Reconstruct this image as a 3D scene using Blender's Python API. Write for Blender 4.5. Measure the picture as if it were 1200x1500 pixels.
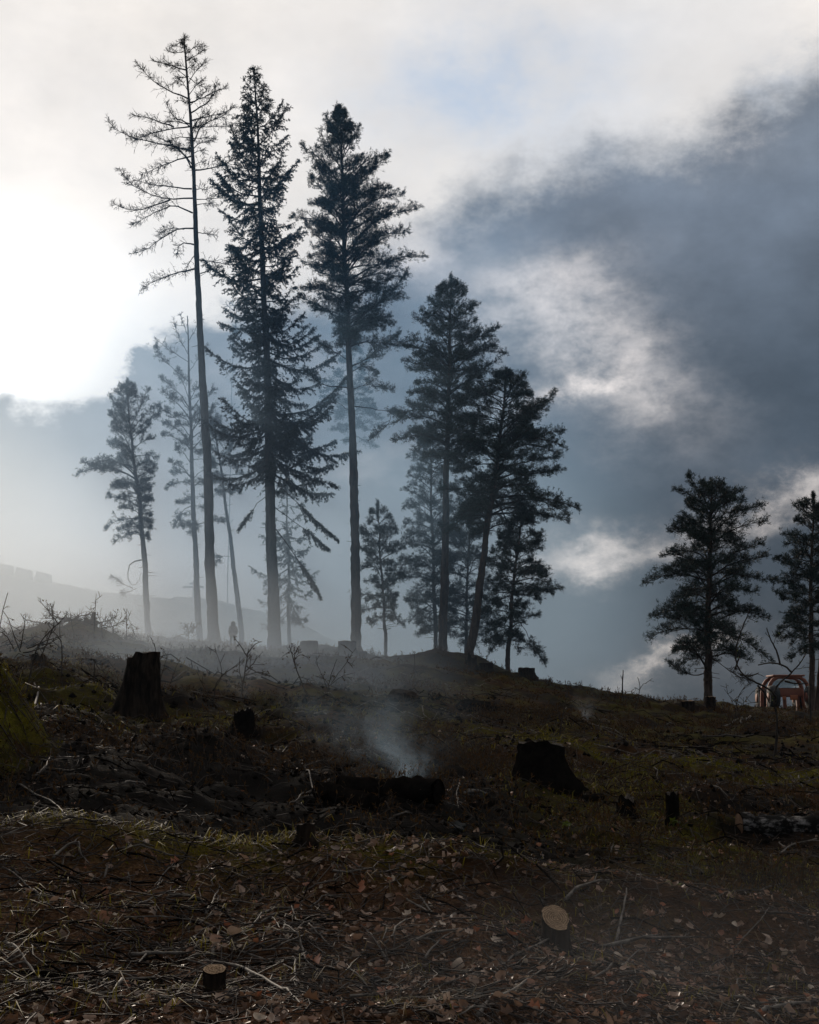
import bpy, bmesh, math, random
import numpy as np
from mathutils import Vector, Matrix

SC = bpy.context.scene
COL = SC.collection
for o in list(bpy.data.objects):
    bpy.data.objects.remove(o)

# ------------------------------------------------------------------ camera
F = 2060.0            # focal length in pixels of the 1200 x 1500 photograph
PITCH = math.radians(8.56)
EYE = 1.6
cam_d = bpy.data.cameras.new('camera')
cam_d.sensor_fit = 'VERTICAL'
cam_d.sensor_height = 36.0
cam_d.lens = F / 1500.0 * 36.0
cam_d.clip_end = 5000.0
cam = bpy.data.objects.new('camera', cam_d)
COL.objects.link(cam)
cam.location = (0, 0, EYE)
cam.rotation_euler = (math.pi / 2 + PITCH, 0, 0)
SC.camera = cam


def ray(px, py):
    u = (px - 600.0) / F
    v = (750.0 - py) / F
    c, s = math.cos(PITCH), math.sin(PITCH)
    return np.array([u, c - s * v, s + c * v])


def at(px, py, Y):
    d = ray(px, py)
    return np.array([0, 0, EYE]) + d * (Y / d[1])


def azel(px, py):
    d = ray(px, py)
    return math.atan2(d[0], d[1]), math.atan2(d[2], math.hypot(d[0], d[1]))


# ------------------------------------------------------------------ render settings
SC.render.engine = 'CYCLES'
SC.view_settings.view_transform = 'Standard'
SC.view_settings.look = 'None'
SC.view_settings.gamma = 1.0
SC.view_settings.exposure = 0.0
SC.view_settings.use_curve_mapping = False
SC.cycles.use_denoising = True
SC.cycles.max_bounces = 6
SC.cycles.diffuse_bounces = 2
SC.cycles.glossy_bounces = 2
SC.cycles.transparent_max_bounces = 12
SC.cycles.volume_bounces = 0
SC.cycles.sample_clamp_indirect = 4.0

# ------------------------------------------------------------------ node helper
class NT:
    def __init__(self, tree):
        self.t = tree
        self.n = tree.nodes
        self.l = tree.links

    def new(self, kind, **kw):
        n = self.n.new(kind)
        for k, v in kw.items():
            setattr(n, k, v)
        return n

    def put(self, sock, v):
        if isinstance(v, bpy.types.NodeSocket):
            self.l.new(v, sock)
        elif v is not None:
            sock.default_value = v

    def m(self, op, a, b=None, c=None, clamp=False):
        n = self.new('ShaderNodeMath', operation=op, use_clamp=clamp)
        self.put(n.inputs[0], a)
        if b is not None: self.put(n.inputs[1], b)
        if c is not None: self.put(n.inputs[2], c)
        return n.outputs[0]

    def vm(self, op, a, b=None):
        n = self.new('ShaderNodeVectorMath', operation=op)
        self.put(n.inputs[0], a)
        if b is not None: self.put(n.inputs[1], b)
        return n.outputs['Value'] if op in ('DOT_PRODUCT', 'LENGTH') else n.outputs[0]

    def smooth(self, x, lo, hi, a=0.0, b=1.0):
        n = self.new('ShaderNodeMapRange', interpolation_type='SMOOTHSTEP')
        self.put(n.inputs['Value'], x)
        self.put(n.inputs['From Min'], lo); self.put(n.inputs['From Max'], hi)
        self.put(n.inputs['To Min'], a); self.put(n.inputs['To Max'], b)
        return n.outputs['Result']

    def lin(self, x, lo, hi, a=0.0, b=1.0):
        n = self.new('ShaderNodeMapRange')
        self.put(n.inputs['Value'], x)
        self.put(n.inputs['From Min'], lo); self.put(n.inputs['From Max'], hi)
        self.put(n.inputs['To Min'], a); self.put(n.inputs['To Max'], b)
        return n.outputs['Result']

    def noise(self, vec, scale, detail=3.0, rough=0.55, dist=0.0, color=False):
        n = self.new('ShaderNodeTexNoise')
        self.put(n.inputs['Vector'], vec)
        n.inputs['Scale'].default_value = scale
        n.inputs['Detail'].default_value = detail
        n.inputs['Roughness'].default_value = rough
        n.inputs['Distortion'].default_value = dist
        return n.outputs['Color' if color else 'Fac']

    def mix(self, f, a, b):
        n = self.new('ShaderNodeMix', data_type='RGBA')
        self.put(n.inputs[0], f)
        self.put(n.inputs[6], a if isinstance(a, bpy.types.NodeSocket) else tuple(a) + (1,))
        self.put(n.inputs[7], b if isinstance(b, bpy.types.NodeSocket) else tuple(b) + (1,))
        return n.outputs[2]

    def scale(self, col, s):
        n = self.new('ShaderNodeVectorMath', operation='SCALE')
        self.put(n.inputs[0], col)
        self.put(n.inputs['Scale'], s)
        return n.outputs[0]

    def ramp(self, f, stops):
        n = self.new('ShaderNodeValToRGB')
        self.put(n.inputs[0], f)
        e = n.color_ramp.elements
        while len(e) < len(stops): e.new(0.5)
        for k, (p, c) in enumerate(stops):
            e[k].position = p
            e[k].color = tuple(c) + (1,)
        return n.outputs[0]

    def gauss(self, X, Z, cx, cz, rx, rz, rot=0.0):
        """exp(-(d/r)^2) of a rotated ellipse"""
        dx = self.m('SUBTRACT', X, cx)
        dz = self.m('SUBTRACT', Z, cz)
        c, s = math.cos(rot), math.sin(rot)
        a = self.m('ADD', self.m('MULTIPLY', dx, c / rx), self.m('MULTIPLY', dz, s / rx))
        b = self.m('ADD', self.m('MULTIPLY', dx, -s / rz), self.m('MULTIPLY', dz, c / rz))
        q = self.m('ADD', self.m('MULTIPLY', a, a), self.m('MULTIPLY', b, b))
        return self.m('POWER', math.e, self.m('MULTIPLY', q, -1.0))


# ------------------------------------------------------------------ sky
SUN_AZ, SUN_EL = azel(30, 470)
world = bpy.data.worlds.new('World')
SC.world = world
world.use_nodes = True
W = NT(world.node_tree)
W.n.clear()
tc = W.new('ShaderNodeTexCoord')
dirv = W.vm('NORMALIZE', tc.outputs['Generated'])
sep = W.new('ShaderNodeSeparateXYZ')
W.put(sep.inputs[0], dirv)
az = W.m('ARCTAN2', sep.outputs[0], sep.outputs[1])
el = W.m('ARCSINE', sep.outputs[2])
# angles in units of 1/2060 rad; clouds are warped by turbulence
X0 = W.m('MULTIPLY', az, 2060.0)
Z0 = W.m('MULTIPLY', el, 2060.0)
stretch = W.new('ShaderNodeMapping')
W.put(stretch.inputs['Vector'], dirv)
stretch.inputs['Scale'].default_value = (1.0, 1.0, 1.5)
sv = stretch.outputs[0]
w1 = W.new('ShaderNodeSeparateColor'); W.put(w1.inputs[0], W.noise(sv, 5.0, 5.0, 0.58, color=True))
w2 = W.new('ShaderNodeSeparateColor'); W.put(w2.inputs[0], W.noise(sv, 17.0, 9.0, 0.68, color=True))
X = W.m('ADD', X0, W.m('ADD', W.m('MULTIPLY', W.m('SUBTRACT', w1.outputs[0], 0.5), 150.0),
                       W.m('MULTIPLY', W.m('SUBTRACT', w2.outputs[0], 0.5), 150.0)))
Z = W.m('ADD', Z0, W.m('ADD', W.m('MULTIPLY', W.m('SUBTRACT', w1.outputs[1], 0.5), 150.0),
                       W.m('MULTIPLY', W.m('SUBTRACT', w2.outputs[1], 0.5), 150.0)))


def XZ(px, py):
    a, e = azel(px, py)
    return a * 2060.0, e * 2060.0


# lower edge of the bright upper cloud layer, as elevation over azimuth
edge_px = [(-150, 640), (0, 612), (95, 612), (170, 575), (215, 510), (270, 490), (400, 470), (520, 440), (600, 395), (680, 320),
           (800, 255), (900, 215), (1010, 190), (1080, 165), (1150, 120), (1230, 90)]
fc = W.new('ShaderNodeFloatCurve')
cm = fc.mapping
pts = []
for p in edge_px:
    a, e = XZ(*p)
    pts.append(((a + 800.0) / 1600.0, e / 1200.0))
cv = cm.curves[0]
cv.points[0].location = (0.0, pts[0][1])
cv.points[1].location = (1.0, pts[-1][1])
for p in pts:
    cv.points.new(*p)
cm.update()
W.put(fc.inputs['Value'], W.lin(X, -800.0, 800.0))
edge = W.m('MULTIPLY', fc.outputs[0], 1200.0)
dd = W.m('SUBTRACT', Z, edge)
soft = W.smooth(X, -420.0, 100.0, 22.0, 62.0)
bright = W.smooth(W.m('DIVIDE', dd, soft), -0.8, 1.1)   # n_big etc. below add the texture

n_big = W.noise(sv, 3.2, 6.0, 0.55)
n_mid = W.noise(sv, 9.0, 6.0, 0.6)
n_fine = W.noise(sv, 30.0, 8.0, 0.68)
# dark layer: slate, darker towards the horizon
dk = W.ramp(W.lin(Z, -60.0, 900.0), [(0.0, (0.030, 0.030, 0.031)), (0.25, (0.041, 0.052, 0.065)),
                                     (0.55, (0.082, 0.112, 0.152)), (0.85, (0.165, 0.205, 0.265)), (1.0, (0.23, 0.27, 0.33))])
dark = W.scale(dk, W.m('ADD', 0.25, W.m('ADD', W.m('MULTIPLY', n_mid, 1.05), W.m('MULTIPLY', n_big, 0.45))))
# the layer thins out towards the sun
thin = W.gauss(X0, Z0, *XZ(60, 700), 560.0, 420.0)
dark = W.vm('ADD', dark, W.scale(W.mix(0.0, (0.155, 0.165, 0.18), (0, 0, 0)), thin))
low = W.gauss(X0, Z0, *XZ(70, 815), 300.0, 130.0)
dark = W.vm('ADD', dark, W.scale(W.mix(0.0, (0.50, 0.47, 0.43), (0, 0, 0)), low))
# lit wisps inside the dark layer: centre, radii, tilt, strength
wisps = [(865, 500, 150, 85, -0.55, 0.30), (840, 565, 70, 24, 0.35, 0.36), (780, 430, 130, 45, 0.25, 0.16), (930, 590, 60, 30, 0.7, 0.10),
         (905, 795, 110, 30, 0.22, 0.30), (860, 815, 40, 25, 0.1, 0.22), (1165, 715, 110, 26, 0.3, 0.30),
         (975, 962, 80, 16, 0.3, 0.28), (900, 990, 120, 26, 0.2, 0.05), (520, 700, 90, 30, 0.3, 0.13), (620, 385, 70, 40, 0.3, 0.28),
         (400, 560, 160, 60, 0.3, 0.14), (1090, 150, 30, 40, 0.0, 0.30), (700, 600, 80, 50, 0.2, 0.05), (1110, 930, 120, 60, 0.2, 0.035)]
lit = 0.0
brk = W.m('ADD', W.m('MULTIPLY', n_mid, 1.1), W.m('MULTIPLY', n_fine, 0.9), clamp=False)
brk = W.smooth(brk, 0.72, 1.25, 0.15, 1.7)
for (px, py, rx, rz, rot, amp) in wisps:
    cx, cz = XZ(px, py)
    g = W.m('MULTIPLY', W.gauss(X, Z, cx, cz, rx, rz, rot), amp)
    lit = W.m('ADD', lit, g)
lit = W.m('MULTIPLY', lit, brk)
dark = W.vm('ADD', dark, W.scale(W.mix(0.0, (1.0, 0.87, 0.77), (0, 0, 0)), lit))
# bright layer
bl = W.mix(W.smooth(n_big, 0.35, 0.68), (0.84, 0.82, 0.81), (1.06, 1.0, 0.94))
bl = W.scale(bl, W.m('ADD', 0.80, W.m('MULTIPLY', n_mid, 0.30)))
dark = W.scale(dark, W.m('ADD', 0.86, W.m('MULTIPLY', n_fine, 0.28)))
bl = W.scale(bl, W.m('ADD', 0.93, W.m('MULTIPLY', n_fine, 0.14)))
cloud = W.mix(bright, dark, bl)
sx, sz = XZ(30, 470)
glow = W.m('ADD', W.m('MULTIPLY', W.gauss(X0, Z0, sx, sz, 250.0, 190.0), 0.42), W.m('MULTIPLY', W.gauss(X0, Z0, sx - 20, sz, 110.0, 100.0), 1.0))
glow = W.m('MULTIPLY', glow, W.m('ADD', 0.10, W.m('MULTIPLY', bright, 0.9)))
cloud = W.vm('ADD', cloud, W.scale(W.mix(0.0, (1.0, 0.97, 0.93), (0, 0, 0)), glow))
# thinner, darker cloud away from the sun (behind the camera)
back = W.smooth(sep.outputs[1], -0.3, 0.5)
cloud = W.mix(back, W.scale(W.mix(n_big, (0.25, 0.29, 0.34), (0.42, 0.45, 0.50)), 0.62), cloud)
# gaps of clear sky
gx, gz = XZ(730, 135)
gap = W.m('ADD', W.gauss(X, Z, gx, gz, 190.0, 85.0, 0.15), W.m('MULTIPLY', W.gauss(X, Z, *XZ(1150, 100), 45.0, 30.0, 0.2), 0.6))
gap = W.m('MULTIPLY', gap, W.smooth(n_mid, 0.3, 0.62, 0.2, 0.65), clamp=True)
sky_t = W.new('ShaderNodeTexSky', sky_type='NISHITA', sun_disc=False)
sky_t.sun_elevation = SUN_EL
sky_t.sun_rotation = SUN_AZ
sky_t.dust_density = 0.0
sky_t.air_density = 1.0
sky_t.ozone_density = 1.0
bg1 = W.new('ShaderNodeBackground'); W.put(bg1.inputs[0], sky_t.outputs[0]); bg1.inputs[1].default_value = 0.14
bg2 = W.new('ShaderNodeBackground'); W.put(bg2.inputs[0], cloud); bg2.inputs[1].default_value = 1.0
mxs = W.new('ShaderNodeMixShader')
W.put(mxs.inputs[0], gap); W.put(mxs.inputs[1], bg2.outputs[0]); W.put(mxs.inputs[2], bg1.outputs[0])
wo = W.new('ShaderNodeOutputWorld')
W.put(wo.inputs[0], mxs.outputs[0])

# ------------------------------------------------------------------ sun (veiled by cloud)
sun_d = bpy.data.lights.new('sun', 'SUN')
sun_d.energy = 2.6
sun_d.angle = math.radians(7.0)
sun_d.color = (1.0, 0.86, 0.70)
sun = bpy.data.objects.new('sun', sun_d)
COL.objects.link(sun)
sdir = Vector((math.sin(SUN_AZ) * math.cos(SUN_EL), math.cos(SUN_AZ) * math.cos(SUN_EL), math.sin(SUN_EL)))
sun.rotation_euler = sdir.to_track_quat('Z', 'Y').to_euler()

# ------------------------------------------------------------------ mesh helpers
class Acc:
    def __init__(self):
        self.v = []; self.t = []; self.q = []; self.n = 0

    def add(self, v, t=None, q=None):
        v = np.asarray(v, dtype=np.float64).reshape(-1, 3)
        if t is not None and len(t): self.t.append(np.asarray(t, dtype=np.int64).reshape(-1, 3) + self.n)
        if q is not None and len(q): self.q.append(np.asarray(q, dtype=np.int64).reshape(-1, 4) + self.n)
        self.v.append(v)
        self.n += len(v)

    def tube(self, P, R, n=6, cap=True, wob=None):
        P = np.asarray(P, float); R = np.asarray(R, float); k = len(P)
        T = np.gradient(P, axis=0)
        T /= np.linalg.norm(T, axis=1)[:, None] + 1e-9
        ref = np.array([0.0, 1.0, 0.0])
        if abs(T[:, 1]).max() > 0.9: ref = np.array([1.0, 0.13, 0.2])
        A = np.cross(T, ref); A /= np.linalg.norm(A, axis=1)[:, None] + 1e-9
        B = np.cross(T, A)
        th = np.arange(n) / n * 2 * np.pi
        rr = np.repeat(R[:, None], n, 1)
        if wob is not None: rr = rr * wob
        V = P[:, None, :] + rr[:, :, None] * (np.cos(th)[None, :, None] * A[:, None, :] + np.sin(th)[None, :, None] * B[:, None, :])
        i = np.arange(k - 1)[:, None] * n; j = np.arange(n)[None, :]; j2 = (j + 1) % n
        Q = np.stack([i + j, i + j2, i + n + j2, i + n + j], -1).reshape(-1, 4)
        V = V.reshape(-1, 3); tr = []
        if cap:
            V = np.vstack([V, P[:1], P[-1:]])
            a, b = k * n, k * n + 1
            jj = np.arange(n); jn = (jj + 1) % n
            tr = np.vstack([np.stack([np.full(n, a), jn, jj], -1), np.stack([np.full(n, b), (k - 1) * n + jj, (k - 1) * n + jn], -1)])
        self.add(V, tr, Q)

    def sticks(self, P0, P1, r0, r1):
        P0 = np.asarray(P0, float); P1 = np.asarray(P1, float); m = len(P0)
        if not m: return
        T = P1 - P0; T /= np.linalg.norm(T, axis=1)[:, None] + 1e-9
        ref = np.tile([0.21, 0.9, 0.13], (m, 1))
        A = np.cross(T, ref); A /= np.linalg.norm(A, axis=1)[:, None] + 1e-9
        B = np.cross(T, A)
        r0 = np.broadcast_to(r0, (m,)); r1 = np.broadcast_to(r1, (m,))
        V = np.empty((m, 6, 3))
        for j in range(3):
            a = j * 2 * np.pi / 3
            d = math.cos(a) * A + math.sin(a) * B
            V[:, j] = P0 + d * r0[:, None]
            V[:, 3 + j] = P1 + d * r1[:, None]
        f = np.array([[0, 1, 4, 3], [1, 2, 5, 4], [2, 0, 3, 5]])
        self.add(V, None, (np.arange(m)[:, None, None] * 6 + f[None]))

    def needles(self, P, D, L, Wd, rng):
        m = len(P)
        if not m: return
        S = np.cross(D, rng.normal(size=(m, 3)))
        S /= np.linalg.norm(S, axis=1)[:, None] + 1e-9
        L = np.broadcast_to(L, (m,))[:, None]; Wd = np.broadcast_to(Wd, (m,))[:, None]
        V = np.stack([P, P + D * L * 0.45 + S * Wd * 0.5, P + D * L, P + D * L * 0.45 - S * Wd * 0.5], 1)
        self.add(V, None, np.arange(m)[:, None] * 4 + np.arange(4)[None])

    def arrays(self):
        v = np.vstack(self.v)
        t = np.vstack(self.t) if self.t else np.zeros((0, 3), int)
        q = np.vstack(self.q) if self.q else np.zeros((0, 4), int)
        return v, t, q

    def mesh(self, name, mat, smooth=False):
        v, t, q = self.arrays()
        me = bpy.data.meshes.new(name)
        me.vertices.add(len(v)); me.vertices.foreach_set('co', v.ravel())
        nl = len(t) * 3 + len(q) * 4
        me.loops.add(nl)
        me.loops.foreach_set('vertex_index', np.concatenate([t.ravel(), q.ravel()]).astype(np.int32))
        me.polygons.add(len(t) + len(q))
        st = np.concatenate([np.arange(len(t)) * 3, len(t) * 3 + np.arange(len(q)) * 4]).astype(np.int32)
        me.polygons.foreach_set('loop_start', st)
        me.update(calc_edges=True)
        me.validate()
        if smooth:
            me.polygons.foreach_set('use_smooth', np.ones(len(me.polygons), bool))
        if mat is not None: me.materials.append(mat)
        return me

    def obj(self, name, mat, parent=None, smooth=False):
        return link(name, self.mesh(name, mat, smooth), parent)


def link(name, me, parent=None):
    o = bpy.data.objects.new(name, me)
    COL.objects.link(o)
    if parent is not None: o.parent = parent
    return o


def thing(name, label, cat, loc, group=None, rz=0.0):
    o = bpy.data.objects.new(name, None)
    o.empty_display_size = 0.2
    COL.objects.link(o)
    o.location = loc
    o.rotation_euler = (0, 0, rz)
    tag(o, label, cat, group)
    return o


def tag(o, label, cat, group=None):
    o['label'] = label; o['category'] = cat
    if group: o['group'] = group
    return o


def kind(o, k):
    o['kind'] = k
    return o


def resample(P, n):
    P = np.asarray(P, float)
    d = np.r_[0, np.cumsum(np.linalg.norm(np.diff(P, axis=0), axis=1))]
    s = np.linspace(0, d[-1], n)
    Q = np.stack([np.interp(s, d, P[:, k]) for k in range(P.shape[1])], 1)
    if n > 4 and len(P) > 2:
        for _ in range(2):
            Q[1:-1] = 0.25 * Q[:-2] + 0.5 * Q[1:-1] + 0.25 * Q[2:]
    return Q


def unit(v):
    return v / (np.linalg.norm(v, axis=-1, keepdims=True) + 1e-9)


# ------------------------------------------------------------------ noise on the plane
_lat = np.random.default_rng(5).random((256, 256))


def vnoise(x, y):
    xi = np.floor(x).astype(int); yi = np.floor(y).astype(int)
    fx = x - xi; fy = y - yi
    fx = fx * fx * fx * (fx * (fx * 6 - 15) + 10); fy = fy * fy * fy * (fy * (fy * 6 - 15) + 10)
    a = _lat[xi & 255, yi & 255]; b = _lat[(xi + 1) & 255, yi & 255]
    c = _lat[xi & 255, (yi + 1) & 255]; d = _lat[(xi + 1) & 255, (yi + 1) & 255]
    return (a * (1 - fx) + b * fx) * (1 - fy) + (c * (1 - fx) + d * fx) * fy - 0.5


def fbm(x, y, oct=4, g=0.5):
    s = 0; a = 1.0
    for k in range(oct):
        s = s + a * vnoise(x * 2 ** k + 17.3 * k, y * 2 ** k + 9.1 * k)
        a *= g
    return s


# ------------------------------------------------------------------ terrain
YC = 74.0
crest_px = [(-400, 915), (0, 922), (60, 918), (130, 925), (230, 938), (310, 947), (400, 956), (480, 954), (560, 967), (640, 972), (700, 982),
            (760, 990), (850, 1008), (950, 1024), (1030, 1034), (1100, 1040), (1200, 1044), (1600, 1050)]
CX = np.array([at(p[0], p[1], YC)[0] for p in crest_px])
CZ = np.array([at(p[0], p[1], YC)[2] for p in crest_px])


def bump(x, y, cx, cy, rx, ry, h):
    q = ((x - cx) / rx) ** 2 + ((y - cy) / ry) ** 2
    return h * np.exp(-q)


def hummock(x, y, cx, cy, rx, ry, h):
    q = ((x - cx) / rx) ** 2 + ((y - cy) / ry) ** 2
    return h * np.clip(1 - q, 0, None) ** 1.25


MOUND = at(640, 965, 66.0)
PILE = at(125, 930, 50.0)


def G(x, y):
    x = np.asarray(x, float); y = np.asarray(y, float)
    ye = np.clip(y, 0.5, YC)
    c = np.interp(x / np.maximum(ye, 9.0) * YC, CX, CZ)
    z = c * ye / YC
    over = np.clip(y - YC, 0, None)
    z = z - np.where(over < 40, 0.0055 * over ** 2, 0.0055 * 1600 + 0.44 * (over - 40))
    z = np.maximum(z, -24.0) + 0.0
    amp = np.clip(ye / 20, 0.25, 1.0)
    z = z + fbm(x / 5.5, y / 5.5, 3) * 0.42 * amp * np.where(y > YC, 1.0, 1.0) * np.clip((y - 2) / 5, 0, 1)
    z = z + fbm(x / 1.1 + 40, y / 1.1, 3) * (0.16 + 0.16 * np.clip((y - 11) / 6, 0, 1)) + np.abs(fbm(x / 0.6 + 3, y / 0.75 + 8, 2)) * 0.14 * np.clip((y - 9) / 4, 0, 1)
    z = z + np.abs(fbm(x / 0.33 + 7, y / 0.33, 2)) * 0.055
    z = z + fbm(x / 0.10, y / 0.10, 2) * 0.022 * np.clip((26 - y) / 10, 0, 1)
    # features seen in the photograph
    z = z + hummock(x, y, -4.6, 14.0, 0.95, 2.2, 1.0)                    # mossy bank at the left edge
    z = z + bump(x, y, 0.2, 8.9, 4.2, 0.55, 0.20)                          # mossy lip in front of the burnt hollow
    z = z - bump(x, y, -0.6, 11.6, 3.6, 1.4, 0.34)                         # burnt hollow
    z = z + bump(x, y, MOUND[0], MOUND[1], 2.2, 2.5, 0.75)                 # root mound on the crest
    z = z + bump(x, y, MOUND[0] + 2.0, MOUND[1] + 1, 1.2, 2.0, 0.35)
    z = z + bump(x, y, PILE[0], PILE[1], 1.4, 2.0, 0.18)                   # mound under the brush pile
    z = z + bump(x, y, -12.6, 48, 3.0, 4, 0.35)
    return z


def gz(x, y):
    return float(G(np.array([x]), np.array([y]))[0])


def ground_at(px, py, lo=4.0, hi=84.0):
    """where the view line of a photograph pixel first meets the ground"""
    d = ray(px, py)
    Y = np.concatenate([np.linspace(lo, 30, 2200), np.linspace(30, hi, 1200)])
    P = np.array([0, 0, EYE])[None] + d[None] * (Y / d[1])[:, None]
    below = np.nonzero(P[:, 2] < G(P[:, 0], P[:, 1]))[0]
    k = below[0] if len(below) else len(Y) - 1
    p = P[k].copy()
    p[2] = gz(p[0], p[1])
    return p


# zones (areas of different ground cover)
def zones(x, y):
    n1 = fbm(x / 1.4 + 3, y / 1.4, 4); n2 = fbm(x / 0.5 + 9, y / 0.5 + 4, 3); n3 = fbm(x / 4 + 30, y / 4 + 11, 3)
    sm = lambda v, a, b: np.clip((v - a) / (b - a), 0, 1)
    litter = sm(8.6 - y + n1 * 1.4, -0.4, 0.5)
    mound = np.clip(1.2 - ((x + 4.5) / 0.95) ** 2 - ((y - 14.0) / 1.9) ** 2, 0, 1)
    band = np.exp(-((y - 9.2) / 0.75) ** 2) * np.exp(-((x - 0.4) / 3.0) ** 2)
    right = sm(x, 0.8, 3.0) * sm(y, 9.5, 12) * sm(28 - y, 0, 8)
    mid = sm(y, 17, 24) * 0.38
    moss = np.clip(mound * 1.2 + (band * 1.1 + right * 0.85 + mid) * sm(n1 + n2 * 0.5, -0.22, 0.22), 0, 1)
    char = np.exp(-((y - 12.2) / 2.2) ** 2) * sm(2.2 - x, 0, 1.5) * sm(x, -6, -3.6)
    char = np.clip(char * 1.6 + sm(n3, -0.05, 0.2) * sm(y, 10, 14) * 0.9 - mound * 2, 0, 1) * (1 - 0.75 * moss)
    return litter, moss, char


def build_ground():
    ys = np.concatenate([np.linspace(-60, 2, 14), 3.6 * (30 / 3.6) ** (np.linspace(0, 1, 320)), np.linspace(30.4, 92, 130),
                         92 + 708 * np.linspace(0.02, 1, 40) ** 2])
    hw = np.where(ys < 4, 6.0, 0.40 * ys + 3.2)
    u = np.linspace(-1, 1, 380)
    ext = np.linspace(0, 1, 13)[1:] ** 2.5
    rows = []
    for y, h in zip(ys, hw):
        out = h + ext * (800 - h)
        rows.append(np.concatenate([-out[::-1], u * h, out]))
    Xg = np.array(rows); Yg = np.repeat(ys[:, None], Xg.shape[1], 1)
    Zg = G(Xg, Yg)
    nr, nc = Xg.shape
    a = Acc()
    i = np.arange(nr - 1)[:, None] * nc; j = np.arange(nc - 1)[None]
    a.add(np.stack([Xg, Yg, Zg], -1), None, np.stack([i + j, i + j + 1, i + nc + j + 1, i + nc + j], -1))
    o = a.obj('ground', M['ground'], smooth=True)
    L_, M_, C_ = zones(Xg.ravel(), Yg.ravel())
    for nm, arr in (('litter', L_), ('moss', M_), ('char', C_)):
        at_ = o.data.attributes.new(nm, 'FLOAT', 'POINT')
        at_.data.foreach_set('value', arr.astype(np.float32))
    kind(o, 'structure')
    return o


# ------------------------------------------------------------------ materials
M = {}


def mat(name):
    m = bpy.data.materials.new(name)
    m.use_nodes = True
    t = NT(m.node_tree)
    b = m.node_tree.nodes['Principled BSDF']
    M[name] = m
    return m, t, b


def bumpy(t, b, h, dist=0.02, strength=0.6):
    n = t.new('ShaderNodeBump')
    n.inputs['Strength'].default_value = strength
    n.inputs['Distance'].default_value = dist
    t.put(n.inputs['Height'], h)
    t.put(b.inputs['Normal'], n.outputs[0])


def attr(t, name):
    n = t.new('ShaderNodeAttribute', attribute_name=name)
    return n.outputs['Fac']


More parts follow.
